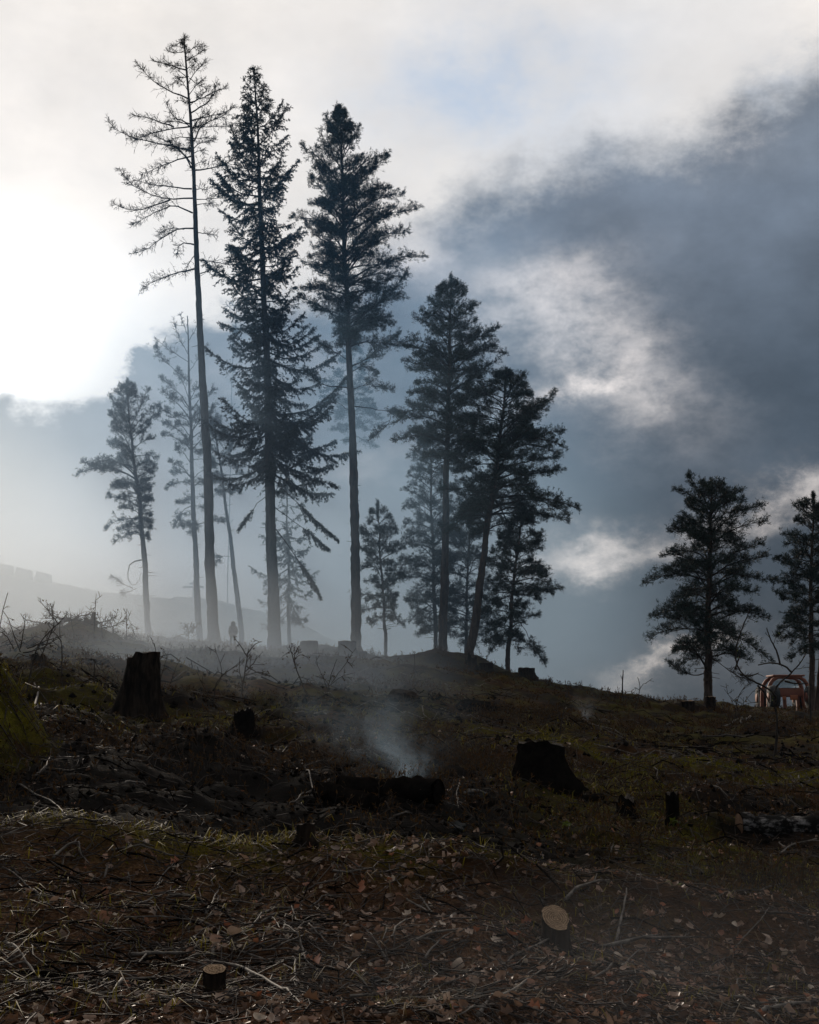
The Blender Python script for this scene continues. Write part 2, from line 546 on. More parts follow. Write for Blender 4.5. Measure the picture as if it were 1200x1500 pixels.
def make_materials():
    # ground
    m, t, b = mat('ground')
    g = t.new('ShaderNodeNewGeometry')
    p = g.outputs['Position']
    nA = t.noise(p, 0.9, 6, 0.6); nB = t.noise(p, 6, 5, 0.65); nC = t.noise(p, 40, 4, 0.7); nD = t.noise(p, 2.3, 5, 0.6)
    soil = t.ramp(nB, [(0.25, (0.008, 0.0035, 0.0015)), (0.5, (0.026, 0.012, 0.004)), (0.62, (0.052, 0.023, 0.007)), (0.8, (0.07, 0.036, 0.012))])
    duff = t.ramp(nC, [(0.3, (0.015, 0.008, 0.004)), (0.5, (0.065, 0.032, 0.016)), (0.65, (0.13, 0.068, 0.034)), (0.8, (0.19, 0.12, 0.075))])
    moss = t.ramp(t.m('ADD', t.m('MULTIPLY', nC, 0.6), t.m('MULTIPLY', nD, 0.4)),
                  [(0.3, (0.016, 0.016, 0.003)), (0.48, (0.06, 0.054, 0.005)), (0.6, (0.125, 0.108, 0.008)), (0.8, (0.13, 0.07, 0.014))])
    char = t.ramp(nB, [(0.3, (0.004, 0.0035, 0.003)), (0.55, (0.008, 0.006, 0.0045)), (0.68, (0.016, 0.011, 0.008)), (0.85, (0.04, 0.033, 0.028))])
    col = t.mix(attr(t, 'litter'), soil, duff)
    col = t.mix(attr(t, 'char'), col, char)
    col = t.mix(t.m('MULTIPLY', attr(t, 'moss'), t.smooth(nD, 0.3, 0.55)), col, moss)
    t.put(b.inputs['Base Color'], col)
    b.inputs['Roughness'].default_value = 1.0
    b.inputs['Specular IOR Level'].default_value = 0.04
    bumpy(t, b, t.m('ADD', t.m('MULTIPLY', nC, 0.5), t.m('MULTIPLY', nB, 0.5)), 0.06, 0.9)
    # hill far behind
    m, t, b = mat('hill')
    g = t.new('ShaderNodeNewGeometry')
    n = t.noise(g.outputs['Position'], 0.35, 6, 0.6)
    t.put(b.inputs['Base Color'], t.ramp(n, [(0.3, (0.03, 0.03, 0.02)), (0.7, (0.07, 0.065, 0.045))]))
    b.inputs['Roughness'].default_value = 0.95

    def bark(name, c0, c1, scale=(9, 9, 1.6), bump_d=0.02, rough=0.9, spec=0.1):
        m, t, b = mat(name)
        tcn = t.new('ShaderNodeTexCoord')
        mp = t.new('ShaderNodeMapping')
        t.put(mp.inputs['Vector'], tcn.outputs['Object'])
        mp.inputs['Scale'].default_value = scale
        n = t.noise(mp.outputs[0], 1.0, 6, 0.65, 0.4)
        n2 = t.noise(tcn.outputs['Object'], 0.6, 3, 0.5)
        t.put(b.inputs['Base Color'], t.mix(t.smooth(t.m('ADD', t.m('MULTIPLY', n, 0.8), t.m('MULTIPLY', n2, 0.3)), 0.4, 0.72), c0, c1))
        b.inputs['Roughness'].default_value = rough
        b.inputs['Specular IOR Level'].default_value = spec
        bumpy(t, b, n, bump_d, 0.8)
        return t, b, n, tcn

    bark('pine_bark', (0.035, 0.026, 0.021), (0.12, 0.085, 0.065))
    bark('spruce_bark', (0.03, 0.025, 0.022), (0.09, 0.075, 0.065))
    bark('twig_bark', (0.022, 0.018, 0.015), (0.06, 0.048, 0.04), (12, 12, 12))
    bark('stump_bark', (0.004, 0.003, 0.0025), (0.040, 0.028, 0.020), (14, 14, 3), 0.03, 1.0, 0.03)
    bark('charred_wood', (0.004, 0.0032, 0.0026), (0.013, 0.010, 0.008), (12, 12, 12), 0.03, 1.0, 0.0)
    bark('dead_branch', (0.045, 0.036, 0.03), (0.17, 0.145, 0.12), (20, 20, 20), 0.006, 0.65)
    bark('dark_branch', (0.02, 0.015, 0.012), (0.06, 0.045, 0.036), (20, 20, 20), 0.006, 0.65)
    bark('rock', (0.02, 0.02, 0.019), (0.075, 0.072, 0.068), (3, 3, 3), 0.04)
    # birch bark
    m, t, b = mat('birch_bark')
    tcn = t.new('ShaderNodeTexCoord')
    mp = t.new('ShaderNodeMapping'); t.put(mp.inputs['Vector'], tcn.outputs['Object']); mp.inputs['Scale'].default_value = (6, 14, 14)
    n = t.noise(mp.outputs[0], 1.2, 6, 0.7, 0.3)
    n2 = t.noise(tcn.outputs['Object'], 5, 5, 0.7)
    t.put(b.inputs['Base Color'], t.mix(t.smooth(t.m('ADD', n, t.m('MULTIPLY', n2, 0.5)), 0.74, 0.96), (0.008, 0.007, 0.006), (0.22, 0.20, 0.185)))
    b.inputs['Roughness'].default_value = 0.95
    b.inputs['Specular IOR Level'].default_value = 0.04
    bumpy(t, b, n, 0.02, 0.8)

    # cut wood with growth rings
    def cut(name, c0, c1, ring=26.0):
        m, t, b = mat(name)
        tcn = t.new('ShaderNodeTexCoord')
        wv = t.new('ShaderNodeTexWave', wave_type='RINGS', rings_direction='SPHERICAL', wave_profile='SIN')
        t.put(wv.inputs['Vector'], tcn.outputs['Object'])
        wv.inputs['Scale'].default_value = ring
        wv.inputs['Distortion'].default_value = 5.0
        wv.inputs['Detail'].default_value = 3
        wv.inputs['Detail Scale'].default_value = 2.5
        n = t.noise(tcn.outputs['Object'], 30, 5, 0.7)
        f = t.m('ADD', t.m('MULTIPLY', wv.outputs['Fac'], 0.35), t.m('MULTIPLY', n, 0.75))
        t.put(b.inputs['Base Color'], t.mix(t.smooth(f, 0.25, 0.8), c0, c1))
        b.inputs['Roughness'].default_value = 0.9
        b.inputs['Specular IOR Level'].default_value = 0.1
        bumpy(t, b, f, 0.004, 0.6)
    cut('cut_wood', (0.10, 0.06, 0.034), (0.32, 0.215, 0.13))
    cut('cut_wood_dark', (0.014, 0.011, 0.009), (0.06, 0.047, 0.037), 14.0)
    cut('cut_wood_orange', (0.06, 0.034, 0.02), (0.16, 0.092, 0.055))

    # needles
    def leafy(name, c0, c1, rough=0.6, trans=0.0):
        m, t, b = mat(name)
        g = t.new('ShaderNodeNewGeometry')
        n = t.noise(g.outputs['Position'], 0.8, 3, 0.6)
        f = t.m('ADD', t.m('MULTIPLY', g.outputs['Random Per Island'], 0.55), t.m('MULTIPLY', n, 0.5))
        t.put(b.inputs['Base Color'], t.mix(f, c0, c1))
        b.inputs['Roughness'].default_value = rough
        b.inputs['Specular IOR Level'].default_value = 0.15
        if trans:
            tr = t.new('ShaderNodeBsdfTranslucent')
            t.put(tr.inputs[0], t.mix(f, c0, c1))
            mx = t.new('ShaderNodeMixShader'); mx.inputs[0].default_value = trans
            t.put(mx.inputs[1], b.outputs[0]); t.put(mx.inputs[2], tr.outputs[0])
            t.put(m.node_tree.nodes['Material Output'].inputs[0], mx.outputs[0])
    leafy('pine_needles', (0.016, 0.030, 0.032), (0.040, 0.058, 0.042))
    leafy('spruce_needles', (0.012, 0.024, 0.026), (0.032, 0.048, 0.036))
    leafy('grass', (0.05, 0.045, 0.004), (0.20, 0.155, 0.018), 0.6, 0.45)
    leafy('dry_grass', (0.045, 0.03, 0.013), (0.14, 0.095, 0.042), 0.7, 0.3)
    leafy('moss_sprigs', (0.034, 0.032, 0.002), (0.17, 0.14, 0.008), 0.8, 0.4)
    leafy('heather', (0.012, 0.006, 0.003), (0.095, 0.048, 0.012), 0.8, 0.3)
    leafy('dry_litter', (0.022, 0.010, 0.005), (0.16, 0.08, 0.038), 0.7, 0.1)
    leafy('shrub_leaf', (0.03, 0.022, 0.012), (0.09, 0.06, 0.03), 0.5, 0.3)
    leafy('green_leaf', (0.06, 0.085, 0.012), (0.11, 0.13, 0.02), 0.45, 0.35)
    # fallen leaves
    m, t, b = mat('fallen_leaf')
    g = t.new('ShaderNodeNewGeometry')
    oi = t.new('ShaderNodeObjectInfo')
    r = t.m('FRACT', t.m('ADD', g.outputs['Random Per Island'], oi.outputs['Random']))
    n = t.noise(g.outputs['Position'], 45, 4, 0.65)
    colr = t.ramp(r, [(0.0, (0.06, 0.029, 0.015)), (0.25, (0.15, 0.078, 0.042)), (0.5, (0.25, 0.15, 0.095)), (0.7, (0.31, 0.22, 0.16)),
                      (0.85, (0.27, 0.078, 0.025)), (0.95, (0.40, 0.31, 0.23))])
    t.put(b.inputs['Base Color'], t.scale(colr, t.m('ADD', 0.5, n)))
    b.inputs['Roughness'].default_value = 0.45
    b.inputs['Specular IOR Level'].default_value = 0.32
    bumpy(t, b, n, 0.006, 0.5)
    tr = t.new('ShaderNodeBsdfTranslucent'); t.put(tr.inputs[0], colr)
    mx = t.new('ShaderNodeMixShader'); mx.inputs[0].default_value = 0.2
    t.put(mx.inputs[1], b.outputs[0]); t.put(mx.inputs[2], tr.outputs[0])
    t.put(m.node_tree.nodes['Material Output'].inputs[0], mx.outputs[0])

    def plain(name, c, rough=0.6, metal=0.0, var=0.35, scale=6.0):
        m, t, b = mat(name)
        tcn = t.new('ShaderNodeTexCoord')
        n = t.noise(tcn.outputs['Object'], scale, 5, 0.65)
        t.put(b.inputs['Base Color'], t.mix(n, tuple(k * (1 - var) for k in c), tuple(k * (1 + var) for k in c)))
        b.inputs['Roughness'].default_value = rough
        b.inputs['Metallic'].default_value = metal
        return m, t, b
    plain('orange_paint', (0.26, 0.085, 0.045), 0.7)
    plain('dark_metal', (0.02, 0.02, 0.021), 0.5)
    plain('rubber', (0.015, 0.015, 0.015), 0.85)
    plain('orange_lens', (0.5, 0.14, 0.04), 0.4, 0, 0.1)
    m, t, b = plain('cab_glass', (0.35, 0.4, 0.42), 0.08, 0, 0.1)
    b.inputs['Transmission Weight'].default_value = 1.0
    b.inputs['IOR'].default_value = 1.02
    b.inputs['Base Color'].default_value = (0.8, 0.84, 0.85, 1)
    for l_ in list(b.inputs['Base Color'].links): m.node_tree.links.remove(l_)
    plain('coat', (0.018, 0.018, 0.022), 0.9)
    plain('trousers', (0.022, 0.024, 0.032), 0.9)
    plain('skin', (0.38, 0.23, 0.17), 0.55, 0, 0.1)
    plain('hood_cloth', (0.014, 0.014, 0.017), 0.9)
    plain('boots', (0.012, 0.01, 0.009), 0.7)
    plain('wall_stone', (0.22, 0.21, 0.195), 0.9, 0, 0.35, 1.2)
    plain('old_timber', (0.05, 0.042, 0.035), 0.85)


make_materials()
ground = build_ground()

# ------------------------------------------------------------------ hill behind the clearing
HY = 190.0
ridge_px = [(-700, 770), (-300, 790), (0, 838), (75, 853), (110, 858), (160, 868), (230, 876), (300, 881), (345, 891), (400, 906), (450, 925),
            (500, 943), (560, 966), (640, 1010), (800, 1100), (1000, 1200)]
RX = np.array([at(p[0], p[1], HY)[0] for p in ridge_px]); RZ = np.array([at(p[0], p[1], HY)[2] for p in ridge_px])


def hill_z(x, y):
    r = np.interp(x, RX, RZ)
    w = np.abs(y - HY) / 62.0
    fall = np.exp(-w ** 2 * 1.4)
    nz = fbm(x / 9, y / 9, 4) * 0.9 + fbm(x / 2.2, y / 2.2, 3) * 0.35
    return np.maximum((r + 26.0) * fall - 26.0 + nz, -25.2)


def build_hill():
    xs = np.concatenate([np.linspace(-160, -62, 40)[:-1], np.linspace(-62, 5, 240), np.linspace(5, 60, 30)[1:]])
    ys = np.concatenate([np.linspace(110, 176, 30)[:-1], np.linspace(176, 200, 50), np.linspace(200, 290, 30)[1:]])
    Xh, Yh = np.meshgrid(xs, ys)
    a = Acc()
    nr, nc = Xh.shape
    i = np.arange(nr - 1)[:, None] * nc; j = np.arange(nc - 1)[None]
    a.add(np.stack([Xh, Yh, hill_z(Xh, Yh)], -1), None, np.stack([i + j, i + j + 1, i + nc + j + 1, i + nc + j], -1))
    kind(a.obj('hill', M['hill'], smooth=True), 'structure')


build_hill()

# ------------------------------------------------------------------ box helper
def box_acc(a, c, s, rz=0.0, bevel=0.0, top=(1, 1), tilt=0.0):
    """a box of size s about centre c, its top face scaled by `top`, edges chamfered by `bevel`"""
    bm = bmesh.new()
    bmesh.ops.create_cube(bm, size=1.0)
    for v in bm.verts:
        k = top if v.co.z > 0 else (1, 1)
        v.co.x *= s[0] * k[0]; v.co.y *= s[1] * k[1]; v.co.z *= s[2]
    if bevel: bmesh.ops.bevel(bm, geom=bm.edges[:], offset=bevel, segments=2, affect='EDGES', profile=0.6)
    R = Matrix.Rotation(rz, 3, 'Z') @ Matrix.Rotation(tilt, 3, 'Y')
    bm.verts.index_update()
    vs = [(R @ v.co) + Vector(c) for v in bm.verts]
    t, q = [], []
    for f in bm.faces:
        ix = [v.index for v in f.verts]
        if len(ix) == 4: q.append(ix)
        else:
            for k in range(1, len(ix) - 1): t.append((ix[0], ix[k], ix[k + 1]))
    a.add(np.array([tuple(v) for v in vs]), t, q)
    bm.free()


# ------------------------------------------------------------------ trees
def limb(acc, P, r0, r1, n=5):
    k = len(P)
    R = r0 + (r1 - r0) * np.linspace(0, 1, k) ** 0.8
    acc.tube(P, R, n, cap=False)


def foliate(style, P, wood, leaf, rng, dens=1.0, start=0.3, tuft=1.0):
    """twigs and needles along the branch polyline P"""
    P = np.asarray(P)
    seg = np.linalg.norm(np.diff(P, axis=0), axis=1)
    L = seg.sum()
    d = np.r_[0, np.cumsum(seg)] / max(L, 1e-6)
    ip = lambda t: np.stack([np.interp(t, d, P[:, k]) for k in range(3)], -1)
    if style == 'pine':
        ns = max(4, int(L / 0.23 * dens))
        t = np.r_[start + (1 - start) * (np.arange(ns) + rng.uniform(0.1, 0.9, ns)) / ns * 0.96, 1.0, 0.97]
        m = len(t)
        base = ip(t); tan = unit(ip(np.minimum(t + 0.05, 1.0)) - ip(t - 0.05))
        side = unit(np.cross(tan, [0, 0, 1.0])) * np.where(np.arange(m) % 2 == 0, 1, -1)[:, None]
        ang = rng.uniform(0.45, 1.05, m)[:, None]; ang[-2:] = 0.15
        dr = unit(tan * np.cos(ang) + side * np.sin(ang) + np.array([0, 0, 1.0]) * rng.uniform(-0.4, 0.5, m)[:, None])
        ln = np.clip((0.20 + 0.34 * L ** 0.7 * (1.15 - t)) * rng.uniform(0.6, 1.35, m), 0.12, 1.3)
        end = base + dr * ln[:, None]
        wood.sticks(base, base + dr * ln[:, None] * 0.55 + [0, 0, -0.02], 0.018, 0.012); wood.sticks(base + dr * ln[:, None] * 0.55 + [0, 0, -0.02], end, 0.012, 0.006)
        # each side shoot carries a pad of upswept tufts
        cnt = np.clip((5 + 10 * ln) * rng.uniform(0.3, 1.5, m), 3, 22).astype(int)
        ii = np.repeat(np.arange(m), cnt)
        c = len(ii)
        w = rng.uniform(0.35, 1.1, c)[:, None]
        perp = unit(np.cross(dr[ii], [0, 0, 1.0]))
        spread = (0.10 + 0.26 * ln[ii])[:, None]
        tp = base[ii] + dr[ii] * ln[ii][:, None] * w + perp * rng.normal(0, 0.75, (c, 1)) * spread + np.array([0, 0, 1.0]) * rng.normal(0.12, 0.42, (c, 1)) * spread
        wood.sticks(base[ii] + dr[ii] * (ln[ii] * np.clip(w[:, 0] - 0.3, 0, 1))[:, None], tp, 0.007, 0.004)
        td = unit(dr[ii] * 0.7 + unit(tp - base[ii]) * 0.6 + np.array([0, 0, 0.55]) + rng.normal(0, 0.3, (c, 3)))
        k = 12
        PP = np.repeat(tp, k, 0) + rng.normal(0, 0.03, (c * k, 3)); DD = unit(np.repeat(td, k, 0) + rng.normal(0, 0.75, (c * k, 3)))
        leaf.needles(PP, DD, rng.uniform(0.08, 0.19, c * k) * tuft, rng.uniform(0.013, 0.028, c * k) * tuft, rng)
    elif style == 'spruce':
        m = max(5, int(L / 0.15 * dens))
        t = start + (1 - start) * rng.random(m) ** 0.8
        base = ip(t); tan = unit(ip(np.minimum(t + 0.05, 1.0)) - ip(t - 0.05))
        side = unit(np.cross(tan, [0, 0, 1.0])) * np.where(rng.random(m) < 0.5, 1, -1)[:, None]
        ang = rng.uniform(0.35, 1.1, m)[:, None]
        dr = unit(tan * np.cos(ang) + side * np.sin(ang) + np.array([0, 0, 1.0]) * rng.choice([-0.9, -0.35, 0.02], m, p=[0.3, 0.4, 0.3])[:, None])
        ln = (0.16 + 0.36 * L ** 0.7 * (1.05 - t)) * rng.uniform(0.4, 1.5, m)
        mid = base + dr * ln[:, None] * 0.6
        end = mid + unit(dr + [0, 0, -0.35]) * ln[:, None] * 0.4
        wood.sticks(base, mid, 0.012, 0.008); wood.sticks(mid, end, 0.008, 0.005)
        tq = np.linspace(max(start, 0.55), 0.95, max(2, int(L / 0.4)))
        B = np.vstack([base, mid, ip(tq)]); E = np.vstack([mid, end, ip(np.minimum(tq + 0.1, 1.0))])
        ll = np.linalg.norm(E - B, axis=1)
        cnt = np.clip(ll / 0.055 * rng.choice([0.25, 1.0, 1.2], len(ll), p=[0.2, 0.5, 0.3]), 1, 40).astype(int)
        ii = np.repeat(np.arange(len(ll)), cnt); c = len(ii)
        td = unit(E - B)[ii]
        tp = B[ii] + (E - B)[ii] * rng.uniform(0.05, 1.05, (c, 1))
        k = 3
        PP = np.repeat(tp, k, 0) + rng.normal(0, 0.018, (c * k, 3))
        DD = unit(np.repeat(td, k, 0) * 0.8 + rng.normal(0, 0.55, (c * k, 3)) + np.array([0, 0, -0.2]))
        leaf.needles(PP, DD, rng.uniform(0.09, 0.18, c * k) * tuft, rng.uniform(0.03, 0.055, c * k) * tuft, rng)
    elif style == 'bare':
        m = max(5, int(L / 0.05 * dens))
        t = start + (1 - start) * rng.random(m) ** 0.8
        base = ip(t); tan = unit(ip(np.minimum(t + 0.05, 1.0)) - ip(t - 0.05))
        rnd = rng.normal(0, 1, (m, 3)); rnd[:, 2] += 0.25
        dr = unit(tan * 0.75 + unit(rnd) * 0.9)
        ln = (0.16 + 0.22 * L ** 0.6 * (1.15 - t)) * rng.uniform(0.5, 1.5, m)
        end = base + dr * ln[:, None]
        wood.sticks(base, end, 0.010, 0.007)
        for rep in range(4):
            s = rng.uniform(0.25, 1.0, m)
            b2 = base + dr * (ln * s)[:, None]
            d2 = unit(dr + rng.normal(0, 0.7, (m, 3)))
            wood.sticks(b2, b2 + d2 * rng.uniform(0.08, 0.26, m)[:, None], 0.009, 0.006)


def pole_tree(name, label, Y, trunk_px, hw_px, style, profile, group, seed, dens=1.0, whorl=0.33, up=(50, -2), explicit=(), lost=0.0,
              start=0.3, needles='pine_needles', bark='pine_bark', tuft=1.0, dead=12, lead=True, cone=0.6):
    """trunk_px: photograph pixels from base to tip, hw_px: half width at base and tip, profile: (py, left px, right px) crown reach"""
    rng = np.random.default_rng(seed)
    k = Y / F
    basep = at(trunk_px[0][0], trunk_px[0][1], Y)
    bz = gz(basep[0], Y)
    root = thing(name, label, 'tree', (basep[0], Y, bz), group)
    O = np.array([basep[0], Y, bz])
    T = np.array([at(p[0], p[1], Y) for p in trunk_px]) - O
    T = np.vstack([[T[0][0], 0, min(T[0][2], 0) - 0.4], T[1:]]) if T[0][2] < 0.3 else np.vstack([[T[0][0], 0, -0.4], T])
    dz_top = T[-1][2]
    # gentle waver in depth so that the stem is not planar
    C = resample(T, 40)
    C[:, 1] += np.cumsum(rng.normal(0, 0.02, 40))
    C[:, 0] += np.convolve(rng.normal(0, 0.045, 40), np.ones(4) / 4, 'same')
    s = np.linspace(0, 1, 40)
    R = (hw_px[0] + (hw_px[1] - hw_px[0]) * s ** 1.15) * k
    R = R * (1 + 0.9 * np.exp(-s * 55)) * (1 + 0.03 * rng.normal(0, 1, 40))
    tr = Acc()
    C2 = resample(C, 120); R2 = np.interp(np.linspace(0, 1, 120), s, R)
    tr.tube(C2, R2, 12, wob=1 + 0.075 * rng.normal(0, 1, (120, 12)))
    tr.obj('trunk', M[bark], root, smooth=True)
    wood, leaf = Acc(), Acc()
    open_crown = style == 'bare' or dens <= 0.75
    pz = np.array([at(600, p[0], Y)[2] - bz for p in profile])[::-1]
    pl = np.array([p[1] for p in profile])[::-1] * k; pr = np.array([p[2] for p in profile])[::-1] * k
    axis = lambda z: np.array([np.interp(z, C[:, 2], C[:, 0]), np.interp(z, C[:, 2], C[:, 1]), z])
    rad = lambda z: float(np.interp(z, C[:, 2], R))
    z0, z1 = pz[0], pz[-1]
    z = z0
    while z < z1 - 0.1:
        h = (z - z0) / (z1 - z0)
        nb = 2 + (rng.random() < 0.6) + (1 if h < 0.75 else 0)
        a0 = rng.uniform(0, 2 * np.pi); tier = rng.uniform(0.72, 1.22)
        for b in range(nb):
            if rng.random() < lost: continue
            az_ = a0 + b * 2 * np.pi / nb + rng.uniform(-0.5, 0.5)
            ca, sa = math.cos(az_), math.sin(az_)
            el_ = np.interp(h, pz * 0 + np.linspace(0, 1, len(pz)), np.linspace(math.radians(up[1]), math.radians(up[0]), len(pz)) ) + rng.normal(0, 0.2)
            zt = z + 0.0
            eL, eR = np.interp(z, pz, pl), np.interp(z, pz, pr)
            ext = (eR if ca > 0 else eL); av = 0.5 * (eL + eR)
            reach = (ext * abs(ca) ** 0.5 + av * (1 - abs(ca) ** 0.5)) * rng.choice([rng.uniform(0.95, 1.2), rng.uniform(0.45, 0.95)], p=[0.6, 0.4]) * tier
            reach = max(0.12, min(reach, 0.15 + cone * (dz_top - z)))
            o = axis(zt - math.tan(el_) * reach * 0.45)
            tt = np.linspace(0, 1, 7)
            if style == 'spruce':
                sag = -0.16 * np.sin(tt * np.pi) * reach + 0.10 * tt ** 3 * reach
            else:
                sag = 0.10 * np.sin(tt * np.pi) * reach + rng.uniform(-0.16, 0.10) * tt ** 2 * reach
            hor = reach * tt
            P = np.stack([o[0] + ca * hor, o[1] + sa * hor, o[2] + math.tan(el_) * hor + sag], 1)
            P[1:] += np.cumsum(rng.normal(0, 0.025 * reach ** 0.5, (6, 3)), 0)
            br = min(rad(max(o[2], 0)) * 0.55, 0.012 + 0.016 * reach)
            w_ = Acc() if open_crown else wood
            limb(w_, P, br, 0.008)
            foliate(style, P, w_, leaf, rng, dens, start, tuft)
            if open_crown: w_.obj('branch', M['twig_bark'], root)
        z += whorl * rng.uniform(0.6, 1.3) * (1.0 if h < 0.85 else 0.6)
    # leading shoot
    top = C[-1]
    P = np.stack([top + np.array([0, 0, -0.9 + 0.95 * q]) for q in np.linspace(0, 1, 4)])
    if lead: foliate(style, P, wood, leaf, rng, 1.6, 0.1, tuft)
    # dead snags below the crown
    for q in range(dead):
        zz = rng.uniform(0.25, 0.95) * z0
        if zz < 1.5: continue
        o = axis(zz); a_ = rng.uniform(0, 2 * np.pi); l_ = rng.uniform(0.25, 0.7)
        sn = Acc(); sn.sticks([o], [o + np.array([math.cos(a_) * l_, math.sin(a_) * l_, rng.uniform(-0.1, 0.15)])], 0.022, 0.010)
        sn.obj('snag', M['twig_bark'], root)
    # limbs singled out in the photograph, each a part of its own
    for (pts, r, fol, st) in explicit:
        P = np.array([at(p[0], p[1], Y) for p in pts]) - O
        dep = rng.uniform(-0.35, 0.35)
        P[:, 1] = axis(P[0][2])[1] + np.linspace(0, 1, len(P)) * dep * np.linalg.norm(P[-1] - P[0])
        P = resample(P, 9)
        P[1:] += rng.normal(0, 0.018, (8, 3))
        w = Acc(); lf = Acc()
        limb(w, P, r, 0.010)
        if fol: foliate(fol, P, w, lf, rng, dens, st, tuft)
        bo = w.obj('branch', M['twig_bark'], root)
        if lf.n: lf.obj('needles', M[needles], bo)
    if wood.n: kind(wood.obj('branches', M['twig_bark'], root), 'stuff')
    if leaf.n: kind(leaf.obj('crown', M[needles], root), 'stuff')
    return root


TG = 'tall trees left standing on the crest'
# --- bare larch
def z1(x, y): return (150 + x / 4.0, 30 + y / 4.0)
def z2(x, y): return (150 + x / 4.0, 300 + y / 4.0)
lar = [[z1(*p) for p in b] for b in (
    [(490, 180), (430, 200), (385, 185)], [(485, 130), (440, 140), (400, 165)], [(490, 200), (540, 160), (590, 160)], [(492, 240), (550, 215), (605, 185)],
    [(500, 295), (420, 280), (330, 255), (300, 265)], [(505, 462), (400, 425), (300, 380), (255, 330), (215, 290)],
    [(515, 610), (420, 575), (390, 520), (380, 490)], [(520, 625), (400, 628), (260, 645), (170, 675)], [(420, 628), (300, 590), (220, 570), (190, 580)],
    [(520, 770), (400, 740), (250, 730), (140, 705), (70, 660), (55, 640)], [(525, 870), (490, 800), (450, 760), (360, 725), (300, 690)],
    [(520, 800), (400, 845), (300, 910), (250, 940)], [(525, 990), (400, 970), (260, 935), (170, 905)],
    [(540, 1045), (400, 1058), (250, 1020), (170, 980), (110, 890)], [(530, 1130), (430, 1075), (380, 1060), (240, 1130), (150, 1165)],
    [(400, 1055), (300, 1100), (200, 1150), (90, 1110)],
    [(510, 340), (560, 375), (620, 390)], [(508, 330), (450, 345), (415, 380)], [(515, 485), (600, 440), (650, 400), (710, 365)], [(520, 545), (600, 490), (650, 440), (670, 350)],
    [(525, 590), (600, 565), (700, 560), (770, 510)], [(530, 630), (640, 625), (750, 620)], [(540, 710), (580, 610), (660, 590), (740, 550)],
    [(545, 880), (640, 878), (740, 850), (790, 815)], [(550, 1052), (650, 1045), (780, 1035)], [(535, 780), (580, 760), (600, 800)])]
lar += [[z2(*p) for p in b] for b in (
    [(540, 140), (430, 135), (340, 180), (280, 245), (170, 265)], [(480, 145), (400, 130), (320, 150)], [(540, 235), (490, 220), (445, 225), (435, 300)], [(540, 300), (505, 330), (480, 395)],
    [(540, 375), (400, 400), (300, 430), (250, 432), (200, 480)], [(560, 165), (680, 175)], [(565, 325), (740, 335)], [(570, 405), (700, 370)])]
pole_tree('larch_tree', 'tallest tree, a bare leafless larch with lacy twigs, left of the dark spruce', 74.0,
          [(314, 950), (304, 700), (294, 500), (289, 400), (286, 300), (281, 200), (275, 130), (270, 57)], (8.0, 1.0), 'bare',
          [(50, 12, 12), (130, 28, 25), (220, 45, 35), (300, 40, 30)], TG, 11, dens=0.9, whorl=0.7, up=(40, 5), lost=0.35,
          explicit=[(b, 0.05 if len(b) > 3 else 0.028, 'bare', 0.22) for b in lar], needles='twig_bark', bark='spruce_bark', dead=5)
# --- tall spruce
pole_tree('spruce_tree', 'tall dark spruce with dense drooping boughs, right beside the bare larch', 74.5,
          [(403, 957), (398, 800), (392, 600), (386, 400), (380, 250), (373, 100)], (9.0, 0.8), 'spruce',
          [(97, 3, 3), (130, 16, 15), (170, 30, 30), (200, 45, 48), (240, 62, 60), (270, 68, 45), (300, 75, 48), (340, 66, 60), (400, 70, 62), (440, 82, 68),
           (500, 66, 80), (560, 66, 88), (620, 72, 98), (660, 82, 92), (700, 60, 92)], TG, 12, dens=2.0, whorl=0.44, up=(35, -14), start=0.12,
          explicit=[([(398, 700), (430, 730), (470, 770), (495, 790)], 0.03, 'spruce', 0.35), ([(399, 740), (440, 770), (480, 800)], 0.03, 'spruce', 0.5),
                    ([(400, 770), (430, 810), (455, 845), (470, 875)], 0.035, 'spruce', 0.5), ([(398, 720), (370, 745), (350, 775)], 0.025, 'spruce', 0.5),
                    ([(396, 650), (440, 665), (490, 640)], 0.03, 'spruce', 0.25), ([(397, 690), (450, 700), (495, 715)], 0.03, 'spruce', 0.3)],
          needles='spruce_needles', bark='spruce_bark')
# --- tall pine
pole_tree('pine_tree', 'tall pine with dense crown atop a long bare trunk, right of the spruce', 73.0,
          [(523, 950), (519, 750), (513, 560), (508, 430), (503, 300), (498, 160)], (7.6, 1.0), 'pine',
          [(160, 3, 3), (180, 10, 10), (203, 27, 22), (230, 42, 45), (250, 55, 62), (280, 62, 66), (320, 55, 74), (360, 48, 80), (400, 58, 84), (435, 50, 80), (465, 12, 72),
           (505, 8, 62)], TG, 13, dens=1.2, whorl=0.40, up=(48, 8), start=0.22, lost=0.06,
          explicit=[([(510, 490), (495, 462), (470, 445), (445, 432)], 0.06, 'pine', 0.4), ([(511, 470), (490, 455), (468, 452)], 0.04, 'pine', 0.5),
                    ([(509, 475), (540, 455), (575, 425), (592, 400)], 0.05, 'pine', 0.35), ([(510, 540), (545, 520), (580, 490)], 0.045, 'pine', 0.25),
                    ([(512, 568), (495, 564), (478, 568), (462, 556), (448, 545)], 0.04, 'pine', 0.5), ([(512, 528), (490, 515), (466, 503)], 0.03, 'pine', 0.3),
                    ([(517, 595), (545, 598), (572, 602), (588, 606)], 0.035, 'pine', 0.65), ([(571, 602), (573, 620), (550, 640)], 0.02, 'pine', 0.3),
                    ([(515, 570), (540, 560), (568, 565)], 0.03, 'pine', 0.3), ([(514, 545), (532, 535), (548, 545)], 0.03, 'pine', 0.2),
                    ([(516, 605), (500, 592), (490, 586)], 0.02, None, 0.5)])
